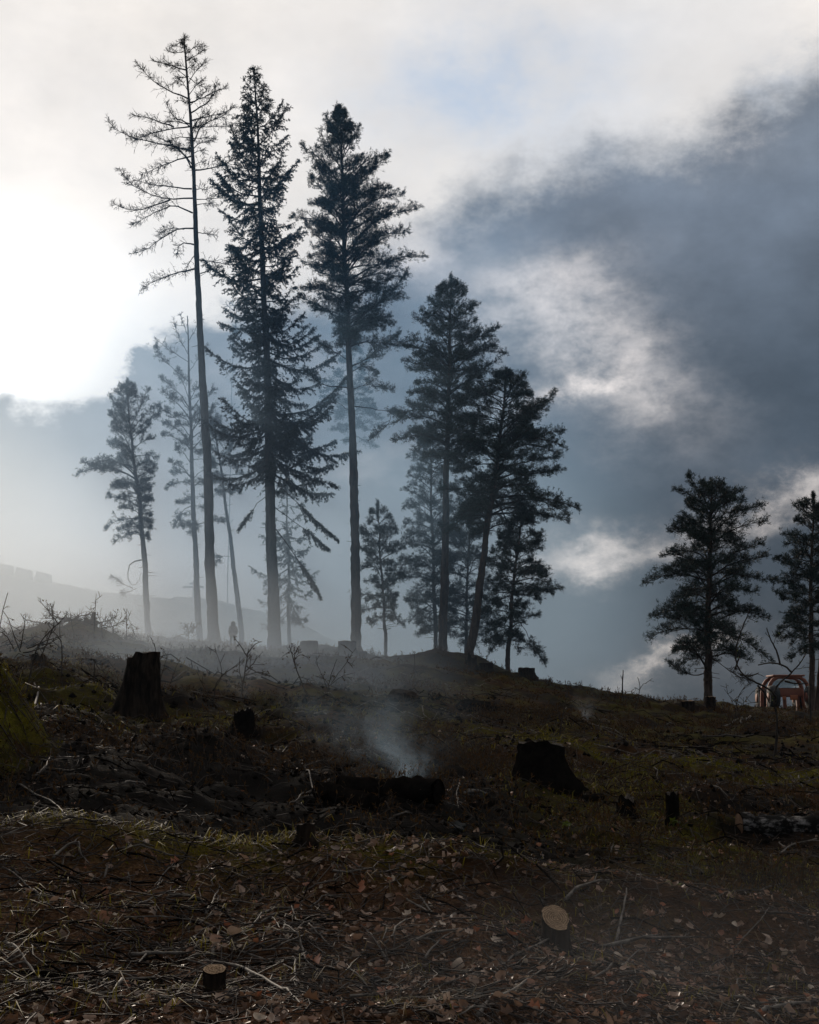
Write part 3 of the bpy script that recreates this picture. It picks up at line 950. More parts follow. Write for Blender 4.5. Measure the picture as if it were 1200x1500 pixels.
# --- group of pines in the middle
pole_tree('pine_tree', 'straight pine, tallest of the cluster standing on the dark mound', 70.0,
          [(647, 960), (652, 800), (657, 600), (661, 415)], (7.0, 1.0), 'pine',
          [(415, 5, 5), (432, 24, 30), (460, 38, 34), (490, 45, 44), (512, 48, 74), (535, 55, 80), (560, 60, 66), (600, 66, 64), (640, 70, 60), (680, 58, 50)],
          TG, 14, dens=1.1, whorl=0.32, up=(42, -2), start=0.24, lost=0.08)
pole_tree('pine_tree', 'pine leaning right with a heavy crown reaching towards the pale cloud', 68.0,
          [(685, 970), (700, 880), (714, 770), (728, 680), (737, 610), (742, 550)], (6.6, 1.2), 'pine',
          [(545, 12, 14), (565, 32, 34), (590, 52, 50), (615, 55, 70), (650, 58, 88), (690, 60, 102), (725, 62, 112), (755, 54, 100), (780, 40, 55)],
          TG, 15, dens=1.05, whorl=0.28, up=(26, -4), start=0.25, lost=0.06, cone=1.3)
pole_tree('pine_tree', 'bushy young pine with foliage down to the mound, left of the straight pine', 76.0,
          [(638, 962), (636, 850), (632, 740), (630, 640)], (3.4, 0.8), 'pine',
          [(635, 5, 5), (670, 22, 22), (700, 30, 30), (740, 36, 40), (790, 44, 45), (840, 46, 42), (880, 40, 38), (925, 22, 30)],
          TG, 16, dens=1.0, whorl=0.34, up=(35, -8), start=0.25, lost=0.1)
pole_tree('pine_tree', 'thin young pine seen between the straight pine and the leaning pine', 75.0,
          [(683, 970), (684, 880), (686, 820), (690, 750)], (2.6, 0.7), 'pine',
          [(745, 6, 6), (775, 24, 24), (820, 40, 36), (870, 40, 34), (905, 44, 44), (945, 34, 40)], TG, 17, dens=0.85, whorl=0.42, up=(40, -4), start=0.3, lost=0.1)
pole_tree('pine_tree', 'pine with orange tinted trunk and spreading low limbs, right side of the cluster', 68.0,
          [(742, 992), (750, 890), (758, 810), (766, 750)], (3.8, 0.8), 'pine',
          [(748, 6, 6), (775, 24, 28), (795, 28, 54), (825, 34, 48), (850, 32, 70), (880, 34, 46), (910, 42, 36), (940, 24, 30)], TG, 18,
          dens=1.0, whorl=0.32, up=(25, -10), start=0.3,
          explicit=[([(755, 900), (775, 930), (795, 965)], 0.02, 'pine', 0.5)])
pole_tree('pine_tree', 'small slender pine standing alone between the long bare trunk and the cluster', 74.0,
          [(566, 972), (562, 880), (556, 800), (553, 745)], (2.8, 0.6), 'pine',
          [(745, 4, 4), (762, 16, 22), (790, 26, 28), (830, 30, 32), (870, 30, 26), (905, 24, 22)], TG, 19, dens=0.72, whorl=0.46, up=(48, -4), start=0.3)
# --- left group
pole_tree('pine_tree', 'leaning pine farthest left, with a curled bare limb low on its trunk', 79.0,
          [(219, 940), (211, 810), (202, 710), (192, 630), (188, 568)], (4.9, 0.9), 'pine',
          [(566, 6, 6), (590, 26, 26), (620, 40, 36), (650, 50, 32), (690, 76, 28), (715, 54, 20), (760, 46, 10), (785, 40, 8)], TG, 20,
          dens=0.85, whorl=0.5, up=(48, 2), start=0.28,
          explicit=[([(208, 820), (198, 816), (188, 824), (184, 838), (190, 850), (188, 862), (200, 864), (208, 852), (208, 838)], 0.045, None, 0.5),
                    ([(195, 862), (182, 856), (172, 848), (164, 846)], 0.03, 'bare', 0.3), ([(200, 862), (190, 866), (178, 870)], 0.02, 'bare', 0.3)])
pole_tree('pine_tree', 'thin sparse pine behind the bare larch, with scattered tufts up its trunk', 81.0,
          [(293, 945), (285, 780), (279, 620), (274, 462)], (5.0, 0.7), 'pine',
          [(560, 30, 30), (600, 40, 36), (650, 48, 36), (690, 44, 36), (730, 40, 34), (770, 28, 32)], TG, 21,
          dens=0.6, whorl=0.6, up=(40, 0), start=0.5, lost=0.2, lead=False,
          explicit=[([(276, 520), (262, 495), (256, 470)], 0.02, 'bare', 0.2), ([(276, 530), (250, 515), (232, 500)], 0.02, 'bare', 0.2), ([(275, 500), (288, 480), (296, 466)], 0.02, 'bare', 0.2),
                    ([(275, 490), (268, 474), (265, 462)], 0.02, 'bare', 0.2), ([(278, 560), (255, 540), (238, 528), (230, 510)], 0.025, 'pine', 0.5),
                    ([(276, 545), (292, 525), (304, 510)], 0.02, 'bare', 0.3), ([(280, 640), (262, 618), (240, 600)], 0.03, 'pine', 0.6),
                    ([(284, 740), (268, 745), (258, 765)], 0.03, 'pine', 0.6)])
pole_tree('pine_tree', 'thin slanting trunk with few tufts between the larch and the spruce', 83.0,
          [(353, 935), (340, 800), (325, 700), (314, 625)], (4.4, 1.0), 'pine',
          [(612, 14, 16), (640, 20, 22), (680, 18, 26), (720, 12, 22)], TG, 22, dens=0.7, whorl=0.7, up=(30, -5), start=0.5, lead=False,
          explicit=[([(341, 815), (325, 815), (318, 822)], 0.02, 'pine', 0.5)])
pole_tree('spruce_tree', 'young spruce with drooping boughs close behind the tall spruce trunk', 82.0,
          [(424, 945), (423, 830), (421, 705)], (3.2, 0.6), 'spruce',
          [(705, 5, 5), (740, 22, 24), (780, 42, 32), (820, 48, 34), (860, 50, 38), (905, 42, 44)], TG, 23, dens=1.3, whorl=0.42, up=(25, -22), start=0.2,
          needles='spruce_needles', bark='spruce_bark')
pole_tree('pine_tree', 'pale misty pine almost hidden behind the long bare pine trunk', 92.0,
          [(523, 958), (519, 800), (516, 650), (513, 490)], (3.6, 0.8), 'pine',
          [(488, 6, 6), (515, 26, 24), (550, 42, 34), (585, 48, 48), (620, 30, 62), (645, 14, 40)], TG, 27, dens=0.8, whorl=0.55, up=(30, -6), start=0.35, lost=0.1)
# --- right edge
pole_tree('pine_tree', 'broad crowned pine standing alone right of centre on the slope', 64.0,
          [(1037, 1040), (1038, 920), (1040, 820), (1043, 712)], (6.6, 1.2), 'pine',
          [(712, 6, 6), (728, 34, 40), (745, 62, 42), (765, 44, 68), (790, 50, 62), (820, 62, 62), (850, 82, 74), (880, 70, 86), (910, 82, 68), (940, 56, 70), (965, 70, 40)],
          TG, 24, dens=1.0, whorl=0.29, up=(34, -6), start=0.26, lost=0.1, cone=1.6,
          explicit=[([(1036, 985), (1010, 990), (985, 975)], 0.035, 'pine', 0.4), ([(1038, 960), (1070, 985), (1100, 1000)], 0.02, 'bare', 0.4)])
pole_tree('pine_tree', 'narrow pine cut by the right edge, behind the forked sapling', 62.0,
          [(1187, 1045), (1189, 900), (1191, 735)], (4.8, 0.9), 'pine',
          [(733, 6, 8), (755, 26, 24), (795, 42, 36), (840, 46, 42), (865, 44, 42), (890, 36, 40), (915, 48, 40), (950, 34, 36)], TG, 25,
          dens=0.95, whorl=0.34, up=(34, -8), start=0.28, cone=1.0)
pole_tree('pine_tree', 'slanting trunk at the far right edge, next to the narrow pine', 63.0,
          [(1195, 1047), (1203, 960), (1216, 830), (1224, 740)], (4.0, 0.8), 'pine',
          [(740, 8, 8), (780, 26, 26), (830, 34, 34), (880, 20, 36)], TG, 26, dens=0.9, whorl=0.36, up=(45, 0), start=0.3)

# ------------------------------------------------------------------ stumps and logs
def make_stump(name, label, px, py_base, w_px, h_px, seed, bark='stump_bark', top='cut_wood_dark', flare=0.5, jag=0.05, tilt=0.0, split=None, group=None, Y=None, rough=0.09, lean=0.0, fdec=5.0, tilty=0.0, notch=None):
    rng = np.random.default_rng(seed)
    p = ground_at(px, py_base) if Y is None else np.array([at(px, py_base, Y)[0], Y, gz(at(px, py_base, Y)[0], Y)])
    k = p[1] / F
    r = w_px * k / 2; h = h_px * k
    root = thing(name, label, 'stump', tuple(p), group, 0.0)
    n, m = 32, 14
    th = np.arange(n) / n * 2 * np.pi
    lob = sum(np.cos(th * q + rng.uniform(0, 6.28)) * a for q, a in ((2, 0.05), (3, 0.06), (5, 0.05), (7, 0.03)))
    rootl = np.clip(0.75 * np.cos(th * 2 + rng.uniform(-0.5, 0.5)) + 0.6 * np.cos(th * 5 + rng.uniform(0, 6)), -0.3, 1.2)
    if notch is not None:      # an open cleft down the face
        lob = lob - notch[1] * np.exp(-((th - notch[0] % (2 * np.pi)) / 0.16) ** 2)
    V = []
    tj = np.convolve(np.tile(rng.normal(0, 1, n), 3), np.ones(3) / 3, 'same')[n:2 * n] * jag * h
    for i in range(m):
        s = i / (m - 1)
        zz = -0.18 + (h + 0.18) * s
        fl = math.exp(-max(zz, 0.0) / h * fdec) * flare
        rr = r * (1 + lob * (0.6 + 0.4 * s) + fl * (0.5 + 1.0 * rootl) + rng.normal(0, rough * 0.35, n))
        zc = zz + (tj + np.cos(th) * r * tilt + np.sin(th) * r * tilty) * s ** 3
        V.append(np.stack([np.cos(th) * rr + lean * zz, np.sin(th) * rr, np.broadcast_to(zc, (n,))], 1))
    V = np.array(V)
    if split is not None:       # one side broken off lower
        msk = (V[:, :, 0] < split[0] * r) & (np.arange(m)[:, None] > m * 0.5)
        V[:, :, 2] = np.where(msk, np.minimum(V[:, :, 2], h * split[1] + rng.normal(0, 0.01, V.shape[:2])), V[:, :, 2])
    a = Acc()
    i = np.arange(m - 1)[:, None] * n; j = np.arange(n)[None]; j2 = (j + 1) % n
    a.add(V.reshape(-1, 3), None, np.stack([i + j, i + j2, i + n + j2, i + n + j], -1))
    a.obj('bark', M[bark], root, smooth=True)
    # cut face: inset rings, slightly domed and rough
    c = Acc()
    rim = V[-1]; cen = rim.mean(0)
    rings = [rim * 1.0 + (cen - rim) * q + np.array([0, 0, 0.004]) for q in (0.02, 0.3, 0.6, 0.85)]
    for q in range(1, 4): rings[q][:, 2] += rng.normal(0, 0.012 * r / 0.1, n) * 0.5
    VV = np.vstack(rings + [cen[None] + [0, 0, 0.004]])
    i = np.arange(3)[:, None] * n
    Q = np.stack([i + j, i + j2, i + n + j2, i + n + j], -1)
    jj = np.arange(n)
    c.add(VV, np.stack([np.full(n, 4 * n), 3 * n + jj, 3 * n + (jj + 1) % n], -1), Q)
    c.v = [q - cen for q in c.v]
    co = c.obj('cut_face', M[top], root)
    co.location = cen
    return root, p, k


make_stump('tree_stump', 'big dark stump with a split top standing on the burnt slope at left', 199, 1048, 42, 90, 31, flare=0.75, fdec=2.4, notch=(-1.75, 0.22), split=(-0.1, 0.93), jag=0.03, lean=0.10)
make_stump('tree_stump', 'wide black stump with a brown cut top right of the smouldering log', 794, 1148, 60, 56, 32, bark='charred_wood', top='cut_wood_dark', flare=0.6, jag=0.07, fdec=2.4, tilt=-0.08, notch=(-1.2, 0.12))
make_stump('cut_stump', 'small stump with a pale sawn top among leaves, right foreground', 815, 1386, 40, 38, 33, bark='stump_bark', top='cut_wood', flare=0.15, jag=0.02, tilt=-0.15, tilty=0.75)
make_stump('cut_stump', 'small dark stump with a dull cut top among twigs, left foreground', 313, 1466, 31, 42, 34, bark='stump_bark', top='cut_wood', flare=0.1, jag=0.02, tilty=0.3)
make_stump('burnt_stump', 'charred stub of a stump right of the big split stump', 357, 1078, 30, 34, 35, bark='charred_wood', flare=0.5, jag=0.25)
make_stump('burnt_stump', 'low reddish brown stump on the mossy edge below the burnt hollow', 448, 1236, 26, 26, 36, bark='stump_bark', flare=0.4, jag=0.1)
make_stump('broken_stump', 'narrow dark upright stub between the mossy patch and the leaf bank at right', 986, 1206, 19, 42, 37, bark='charred_wood', flare=0.2, jag=0.12)
make_stump('burnt_stump', 'black lump of burnt root left of the narrow upright stub', 917, 1196, 26, 24, 38, bark='charred_wood', flare=0.5, jag=0.3)
make_stump('tree_stump', 'flat topped stump on the crest right of the spruce trunk', 453, 963, 27, 17, 39, flare=0.25, top='cut_wood_dark', Y=66)
make_stump('tree_stump', 'stump on the crest at the foot of the long bare pine trunk', 508, 965, 25, 16, 40, flare=0.3, Y=67)
make_stump('tree_stump', 'low stump on the crest between long bare trunk and slender pine', 530, 970, 14, 12, 41, flare=0.3, Y=66)
make_stump('tree_stump', 'dark twin stump beside the mossy bank at the left edge', 56, 977, 20, 17, 42, flare=0.3, jag=0.2)
make_stump('tree_stump', 'stump right in front of the lone broad pine trunk', 1041, 1040, 15, 20, 43, flare=0.2, Y=60, top='cut_wood')
make_stump('tree_stump', 'pale topped stump left of the lone broad pine trunk', 1008, 1040, 18, 14, 44, flare=0.2, Y=60, top='cut_wood')
make_stump('tree_stump', 'squat stump on the right shoulder of the dark mound', 713, 992, 20, 14, 45, flare=0.3, Y=63)
make_stump('tree_stump', 'jagged root stub on the dark mound right of the leaning pine', 690, 982, 16, 16, 46, flare=0.4, jag=0.4, Y=64)
make_stump('tree_stump', 'wide low stump on the crest right of the cluster of pines', 772, 1000, 24, 13, 47, flare=0.3, Y=62)


def make_log(name, label, a_px, b_px, r_px, seed, bark, ends, rise=0.5):
    """a log lying on the ground between two photograph points"""
    rng = np.random.default_rng(seed)
    A = ground_at(*a_px); B = ground_at(*b_px)
    k = 0.5 * (A[1] + B[1]) / F
    r = r_px * k
    L = np.linalg.norm((B - A)[:2])
    root = thing(name, label, 'log', (A[0], A[1], A[2]), None, math.atan2(B[1] - A[1], B[0] - A[0]))
    s = np.linspace(0, 1, 16)
    P = np.stack([s * L, rng.normal(0, 0.008, 16), r * rise + (B[2] - A[2]) * s], 1)
    P[:, 2] += np.convolve(rng.normal(0, 0.02, 20), np.ones(5) / 5, 'valid')
    R = r * (1 + 0.06 * rng.normal(0, 1, 16))
    acc = Acc()
    acc.tube(P, R, 18, cap=False, wob=1 + 0.05 * rng.normal(0, 1, (16, 18)))
    acc.obj('bark', M[bark], root, smooth=True)
    for e, sg in ((0, -1), (15, 1)):
        c = Acc()
        n = 18; th = np.arange(n) / n * 2 * np.pi
        V = [P[e] + np.array([sg * 0.004 + sg * 0.006 * (1 - q), 0, 0]) + np.stack([rng.normal(0, 0.003, n), np.cos(th) * R[e] * q, np.sin(th) * R[e] * q], 1) for q in (1.0, 0.5)]
        VV = np.vstack(V + [P[e][None] + [sg * 0.01, 0, 0]])
        j = np.arange(n); j2 = (j + 1) % n
        c.add(VV, np.stack([np.full(n, 2 * n), n + j, n + j2], -1), np.stack([j, j2, n + j2, n + j], -1))
        c.obj('cut_end', M[ends], root)
    return root


make_log('birch_log', 'white barked birch log with an orange cut end lying at the right edge', (1083, 1214), (1262, 1222), 17, 51, 'birch_bark', 'cut_wood_orange', 0.25)
make_log('charred_log', 'black charred log from which smoke rises in the burnt hollow', (500, 1176), (642, 1178), 18, 52, 'charred_wood', 'charred_wood', 1.0)
make_log('charred_log', 'burnt root log lying left of the smoking log', (468, 1165), (545, 1186), 13, 53, 'charred_wood', 'charred_wood', 0.6)
make_log('fallen_log', 'thin dark fallen log lying flat across the burnt ground right of the hollow', (690, 1186), (880, 1170), 6, 54, 'charred_wood', 'charred_wood', 0.4)

# ------------------------------------------------------------------ stones and burnt root clods
def make_rock(name, label, cat, px, py, w_px, h_px, seed, mt):
    rng = np.random.default_rng(seed)
    p = ground_at(px, py)
    k = p[1] / F
    bm = bmesh.new()
    bmesh.ops.create_icosphere(bm, subdivisions=3, radius=1.0)
    ph = rng.uniform(0, 6, 6)
    me = bpy.data.meshes.new(name)
    for v in bm.verts:
        c = v.co
        d = 1 + 0.16 * math.sin(3 * c.x + ph[0]) + 0.13 * math.sin(4 * c.y + ph[1] + 2 * c.z) + 0.10 * math.sin(7 * c.z + 5 * c.x + ph[2]) + 0.05 * rng.normal()
        v.co = c * d
        v.co.x *= w_px * k / 2; v.co.y *= w_px * k / 2.4; v.co.z *= h_px * k / 1.5
    bm.to_mesh(me); bm.free()
    me.materials.append(M[mt])
    o = link(name, me)
    o.location = (p[0], p[1], p[2] + h_px * k * 0.15)
    tag(o, label, cat)
    return o


make_rock('root_clod', 'dark upturned root clod on the slope above the smoking log', 'root clod', 592, 1026, 56, 17, 61, 'stump_bark')
make_rock('root_clod', 'lump of burnt peat just below the dark mound at right', 'root clod', 700, 1040, 60, 18, 62, 'charred_wood')
make_rock('stone', 'pale grey stone in the burnt ground below the smoking log', 'stone', 668, 1214, 28, 12, 63, 'rock')
make_rock('stone', 'small round stone among the twigs in the middle foreground', 'stone', 549, 1440, 18, 11, 64, 'rock')
make_rock('stone', 'flat grey stone half buried in the bare earth right of the hollow', 'stone', 690, 1166, 44, 12, 65, 'rock')

# ------------------------------------------------------------------ brush pile on the left skyline
def brush_pile():
    rng = np.random.default_rng(71)
    p = np.array([PILE[0], PILE[1], gz(PILE[0], PILE[1])])
    k = p[1] / F
    root = thing('brush_pile', 'heap of cut branches and short stubs on the misty mound at left', 'brush pile', tuple(p))
    for x, h, r in ((10, 24, 3.4), (-2, 16, 3.0), (3, 13, 4)):
        a = Acc()
        a.tube([[x * k, 0, -0.2], [(x + 1) * k, 0.02, h * k * 0.5], [(x + 2) * k, 0.0, h * k]], [r * k, r * k * 0.9, r * k * 0.8], 8)
        a.obj('stub', M['stump_bark'], root)
    for q in range(24):
        a = Acc()
        x0 = rng.uniform(-40, 30) * k; an = rng.choice([rng.uniform(-0.3, 0.5), rng.uniform(2.6, 3.4)]); L = rng.uniform(15, 50) * k
        y0 = rng.uniform(-0.8, 0.8)
        zb = gz(p[0] + x0, p[1] + y0) - p[2] + rng.uniform(0.02, 0.25)
        P = np.stack([x0 + math.cos(an) * L * np.linspace(0, 1, 6), y0 + rng.normal(0, 0.3) * np.linspace(0, 1, 6),
                      zb + rng.uniform(-0.25, 0.45) * L * np.linspace(0, 1, 6)], 1)
        P[1:] += np.cumsum(rng.normal(0, 0.05, (5, 3)), 0)
        a.tube(P, np.linspace(0.03, 0.010, 6), 5)
        foliate('bare', P, a, a, rng, 0.35, 0.4)
        a.obj('stick', M['twig_bark'], root)


brush_pile()

# ------------------------------------------------------------------ saplings, bare shrubs and dead stems
def sapling(name, label, cat, pieces, seed, leaf=None, ndens=0.3, nleaf=0, group=None, base=None, bend=0.35, r0=3.0):
    """pieces: polylines in photograph pixels (first one is the stem, base first), all at the distance where the base meets the ground"""
    rng = np.random.default_rng(seed)
    b = pieces[0][0]
    p = ground_at(*b) if base is None else np.array([at(b[0], b[1], base)[0], base, gz(at(b[0], b[1], base)[0], base)])
    Y = p[1]; k = Y / F
    root = thing(name, label, cat, tuple(p), group)
    lf = Acc()
    dep = [0.0]
    for q, pc in enumerate(pieces):
        P = np.array([at(c[0], c[1], Y) for c in pc]) - p
        P[:, 1] = np.linspace(0, 1, len(P)) * (rng.uniform(-bend, bend) * np.linalg.norm(P[-1] - P[0]) if q else 0.0)
        if q == 0: P[0, 2] = -0.1
        P = resample(P, max(6, 3 * len(pc)))
        P[1:] += rng.normal(0, 0.25 * k, (len(P) - 1, 3))
        rr = (r0 if q == 0 else r0 * 0.62) * k * 0.5
        a = Acc()
        a.tube(P, np.linspace(rr, rr * 0.45, len(P)), 6)
        if ndens:
            seg = np.linalg.norm(np.diff(P, axis=0), axis=1).sum()
            m = max(1, int(ndens * seg / (10 * k)))
            t = rng.uniform(0.35, 1, m)
            idx = (t * (len(P) - 1)).astype(int)
            B = P[idx]; tan = unit(np.gradient(P, axis=0))[idx]
            D = unit(tan * 0.7 + rng.normal(0, 0.7, (m, 3)))
            ln = rng.uniform(6, 20, m)[:, None] * k
            a.sticks(B, B + D * ln, 0.5 * k, 0.3 * k)
            D2 = unit(D + rng.normal(0, 0.6, (m, 3)))
            a.sticks(B + D * ln * 0.6, B + D * ln * 0.6 + D2 * ln * 0.6, 0.4 * k, 0.3 * k)
            if nleaf:
                c = m * nleaf
                ii = rng.integers(0, m, c)
                PP = B[ii] + D[ii] * ln[ii] * rng.uniform(0.4, 1.1, (c, 1)) + rng.normal(0, 1.5 * k, (c, 3))
                lf.needles(PP, unit(rng.normal(0, 1, (c, 3)) + [0, 0, -0.3]), rng.uniform(2.8, 5, c) * k, rng.uniform(1.6, 2.8, c) * k, rng)
        a.obj('stem' if q == 0 else 'branch', M['twig_bark'], root)
    if lf.n: lf.obj('leaves', M[leaf or 'shrub_leaf'], root)
    return root


sapling('forked_sapling', 'bare crooked sapling forking wide in front of the orange machine', 'sapling',
        [[(1133, 1112), (1138, 1080), (1139, 1055), (1136, 1035), (1131, 1022)],
         [(1134, 1034), (1138, 1024), (1133, 1016), (1122, 1008), (1105, 1000), (1090, 993), (1078, 982), (1073, 968), (1073, 950), (1078, 930), (1086, 910), (1092, 893)],
         [(1131, 1022), (1134, 1014), (1142, 1002), (1150, 996), (1162, 987), (1174, 974), (1184, 962), (1187, 957)],
         [(1150, 998), (1168, 1002), (1186, 1001)], [(1160, 985), (1150, 974), (1130, 970), (1112, 974)], [(1143, 974), (1138, 955), (1128, 940), (1120, 920)],
         [(1084, 988), (1098, 991), (1110, 986)], [(1077, 980), (1082, 968), (1086, 958)], [(1110, 1004), (1122, 1015), (1130, 1030)]],
        81, 'green_leaf', 0.35, 1, r0=5.0)
sapling('dead_pole', 'thin upright dead pole right of the forked sapling', 'dead stem', [[(1187, 1062), (1188, 1010), (1187, 962)]], 82, ndens=0.1, r0=3.2)
sapling('leafy_sapling', 'dark sapling with small drooping leaves below the walking person', 'sapling',
        [[(352, 1022), (358, 990), (362, 965), (364, 950)], [(362, 962), (352, 945), (346, 938)], [(362, 958), (374, 942), (384, 940)], [(358, 985), (372, 972), (378, 960)], [(355, 1000), (350, 980), (352, 962)],
         [(360, 975), (376, 985), (392, 990)]], 83, 'shrub_leaf', 1.0, 5, r0=2.8)
sapling('leafy_sapling', 'spindly sapling with curled leaves left of the flat topped crest stump', 'sapling',
        [[(452, 1018), (438, 990), (430, 968), (424, 945)], [(434, 980), (430, 960), (432, 945)], [(430, 968), (440, 958), (446, 960)]], 84, 'shrub_leaf', 0.9, 4, r0=2.2)
sapling('bare_bush', 'tangle of bare arching branches behind the mossy bank at left', 'bush',
        [[(34, 956), (55, 940), (80, 920), (98, 900)], [(30, 955), (20, 930), (12, 905), (4, 895)], [(40, 950), (70, 938), (95, 930)], [(60, 962), (75, 930), (84, 912), (70, 890), (60, 880)],
         [(84, 912), (74, 900), (78, 880)], [(30, 950), (36, 925), (40, 910), (34, 900)], [(34, 956), (60, 952), (84, 938), (95, 934)], [(20, 950), (8, 930), (-8, 922)]], 85, 'shrub_leaf', 0.7, 1, r0=2.6, base=22.0)
sapling('dead_sapling', 'bent dead stem broken over sideways, between mossy bank and big split stump', 'dead stem',
        [[(90, 1000), (91, 970), (90, 940)], [(90, 940), (84, 930), (78, 924)]], 86, ndens=0.1, r0=2.6)
sapling('dead_sapling', 'broken dead stem drooping to the right beside the big split stump', 'dead stem',
        [[(137, 998), (139, 980), (138, 966)], [(138, 966), (124, 965), (112, 966)], [(138, 966), (146, 980), (156, 986)]], 87, ndens=0.15, r0=2.6)
sapling('dead_sapling', 'thin bare stem rising over the slope right of the hollow', 'dead stem',
        [[(818, 1082), (824, 1050), (830, 1022), (834, 1000)], [(826, 1045), (838, 1030), (846, 1024)]], 88, ndens=0.5, r0=2.0)
sapling('dead_sapling', 'leaning bare twig crossing the dark mound in the middle', 'dead stem',
        [[(560, 1004), (600, 1000), (640, 992), (690, 975)], [(640, 992), (655, 1000), (668, 1008)]], 89, ndens=0.3, r0=1.8)
sapling('dead_sapling', 'straight dead stem standing left of the dark mound', 'dead stem', [[(607, 1003), (608, 975), (607, 956)]], 90, ndens=0.1, r0=1.8)
sapling('dead_sapling', 'dark upright stick on the right skyline between cluster and lone pine', 'dead stem', [[(912, 1022), (912, 1000), (913, 982)]], 91, ndens=0.1, base=60, r0=2.6)
sapling('dead_sapling', 'crooked stem on the right skyline close to the upright stick', 'dead stem',
        [[(930, 1040), (936, 1020), (938, 1002), (934, 992)], [(937, 1010), (944, 1000), (948, 1002)]], 92, ndens=0.4, r0=1.6)
sapling('bare_shrub', 'bare shrub with curved shoots on the slope below the spruce', 'bush',
        [[(478, 1020), (484, 990), (494, 965)], [(480, 1010), (470, 985), (462, 970)], [(482, 1005), (500, 990), (520, 985)], [(478, 1018), (455, 1004), (440, 1000)], [(486, 1000), (505, 975), (522, 950)]], 93, 'shrub_leaf', 0.7, 2, r0=1.6)
sapling('bare_shrub', 'leafless shrub with arching shoots on the slope below the larch', 'bush',
        [[(312, 1030), (316, 1000), (330, 985), (352, 972)], [(314, 1010), (326, 990), (322, 970), (314, 950)], [(310, 1028), (296, 1000), (290, 985)], [(250, 1002), (256, 980), (264, 962)], [(312, 1020), (280, 1008), (262, 1006)]], 94, 'shrub_leaf', 0.6, 1, r0=1.8)
sapling('bare_shrub', 'thin shrub of upright wands right behind the big split stump', 'bush',
        [[(232, 1012), (236, 990), (230, 960), (226, 942)], [(234, 1000), (242, 975), (248, 955)], [(236, 990), (226, 975), (220, 966)]], 95, 'shrub_leaf', 0.7, 3, r0=1.8)
sapling('bare_shrub', 'wispy dead weeds on the crest between the leftmost pine and the brush pile', 'bush',
        [[(186, 938), (186, 915), (185, 892)], [(200, 940), (195, 920), (188, 905)], [(172, 936), (160, 918), (152, 908)], [(165, 935), (166, 915), (170, 902)]], 96, 'shrub_leaf', 0.8, 2, base=50, r0=1.5)
sapling('bare_shrub', 'tall wispy stalks rising over the brush pile at left', 'bush',
        [[(138, 935), (139, 900), (141, 870)], [(152, 940), (146, 905), (150, 890)], [(108, 935), (106, 910), (104, 890)], [(118, 930), (124, 940), (130, 950)]], 97, 'shrub_leaf', 0.5, 1, base=46, r0=1.4)
sapling('bare_shrub', 'scrubby bush on the right skyline below the lone pine', 'bush',
        [[(1075, 1042), (1080, 1020), (1092, 1005)], [(1078, 1040), (1070, 1022), (1060, 1010)], [(1076, 1041), (1095, 1030), (1112, 1028)], [(1080, 1040), (1100, 1016), (1110, 1005)]], 98, 'shrub_leaf', 0.9, 2, base=56, r0=1.6)
sapling('leafy_sapling', 'tiny dark conifer seedling on the crest left of the larch trunk', 'sapling',
        [[(276, 945), (276, 930), (275, 917)], [(276, 932), (270, 928), (266, 930)], [(276, 928), (282, 924), (284, 920)]], 99, 'pine_needles', 2.5, 6, base=68, r0=2)
sapling('leaning_twig', 'single dark twig poking up at the left edge above the crest', 'dead stem', [[(-6, 900), (2, 885), (12, 868)]], 100, ndens=0.1, base=16.5, r0=2.2)

# ------------------------------------------------------------------ distant wall, signpost, bush on the hill
def castle_wall():
    a0 = at(-60, 836, HY - 6); zb = at(0, 852, HY - 6)[2]
    root = thing('stone_wall', 'pale stone wall with battlement blocks on the misty hilltop at left', 'wall', (a0[0], HY - 6, zb - 3.0))
    O = np.array([a0[0], HY - 6, zb - 3.0])
    A = at(-62, 828, HY - 6) - O; B = at(78, 858, HY - 6) - O
    body = Acc()
    n = 12
    # wall body follows the slope: sheared box strip with thickness
    s = np.linspace(0, 1, n)
    top = A[None] + (B - A)[None] * s[:, None]
    V = []
    for dy in (-0.6, 0.6):
        V.append(top + [0, dy, 0]); V.append(top * [1, 1, 0] + [0, dy, -6.0])
    V = np.array(V)  # 4 x n
    idx = lambda a_, i_: a_ * n + i_
    Q = []
    for i in range(n - 1):
        Q += [(idx(0, i), idx(1, i), idx(1, i + 1), idx(0, i + 1)), (idx(2, i + 1), idx(3, i + 1), idx(3, i), idx(2, i)), (idx(0, i + 1), idx(2, i + 1), idx(2, i), idx(0, i))]
    Q += [(idx(0, 0), idx(2, 0), idx(3, 0), idx(1, 0)), (idx(0, n - 1), idx(1, n - 1), idx(3, n - 1), idx(2, n - 1))]
    body.add(V.reshape(-1, 3), None, Q)
    body.obj('wall_body', M['wall_stone'], root)
    for (x0, x1, t0, t1) in ((-58, -36, 817, 821), (-30, -7, 821, 825), (-4, 19, 826, 829), (24, 47, 831, 836), (53, 75, 837, 842)):
        P = []
        for dy in (-0.55, 0.55):
            for (x, y) in ((x0 + 2, t0), (x1, t1), (x1, t1 + 14), (x0 - 1, t0 + 14)):
                q = at(x, y, HY - 6) - O
                P.append(q + [0, dy, 0])
        a = Acc()
        a.add(P, None, [(0, 3, 2, 1), (4, 5, 6, 7), (0, 1, 5, 4), (1, 2, 6, 5), (2, 3, 7, 6), (3, 0, 4, 7)])
        a.obj('merlon', M['wall_stone'], root)


castle_wall()


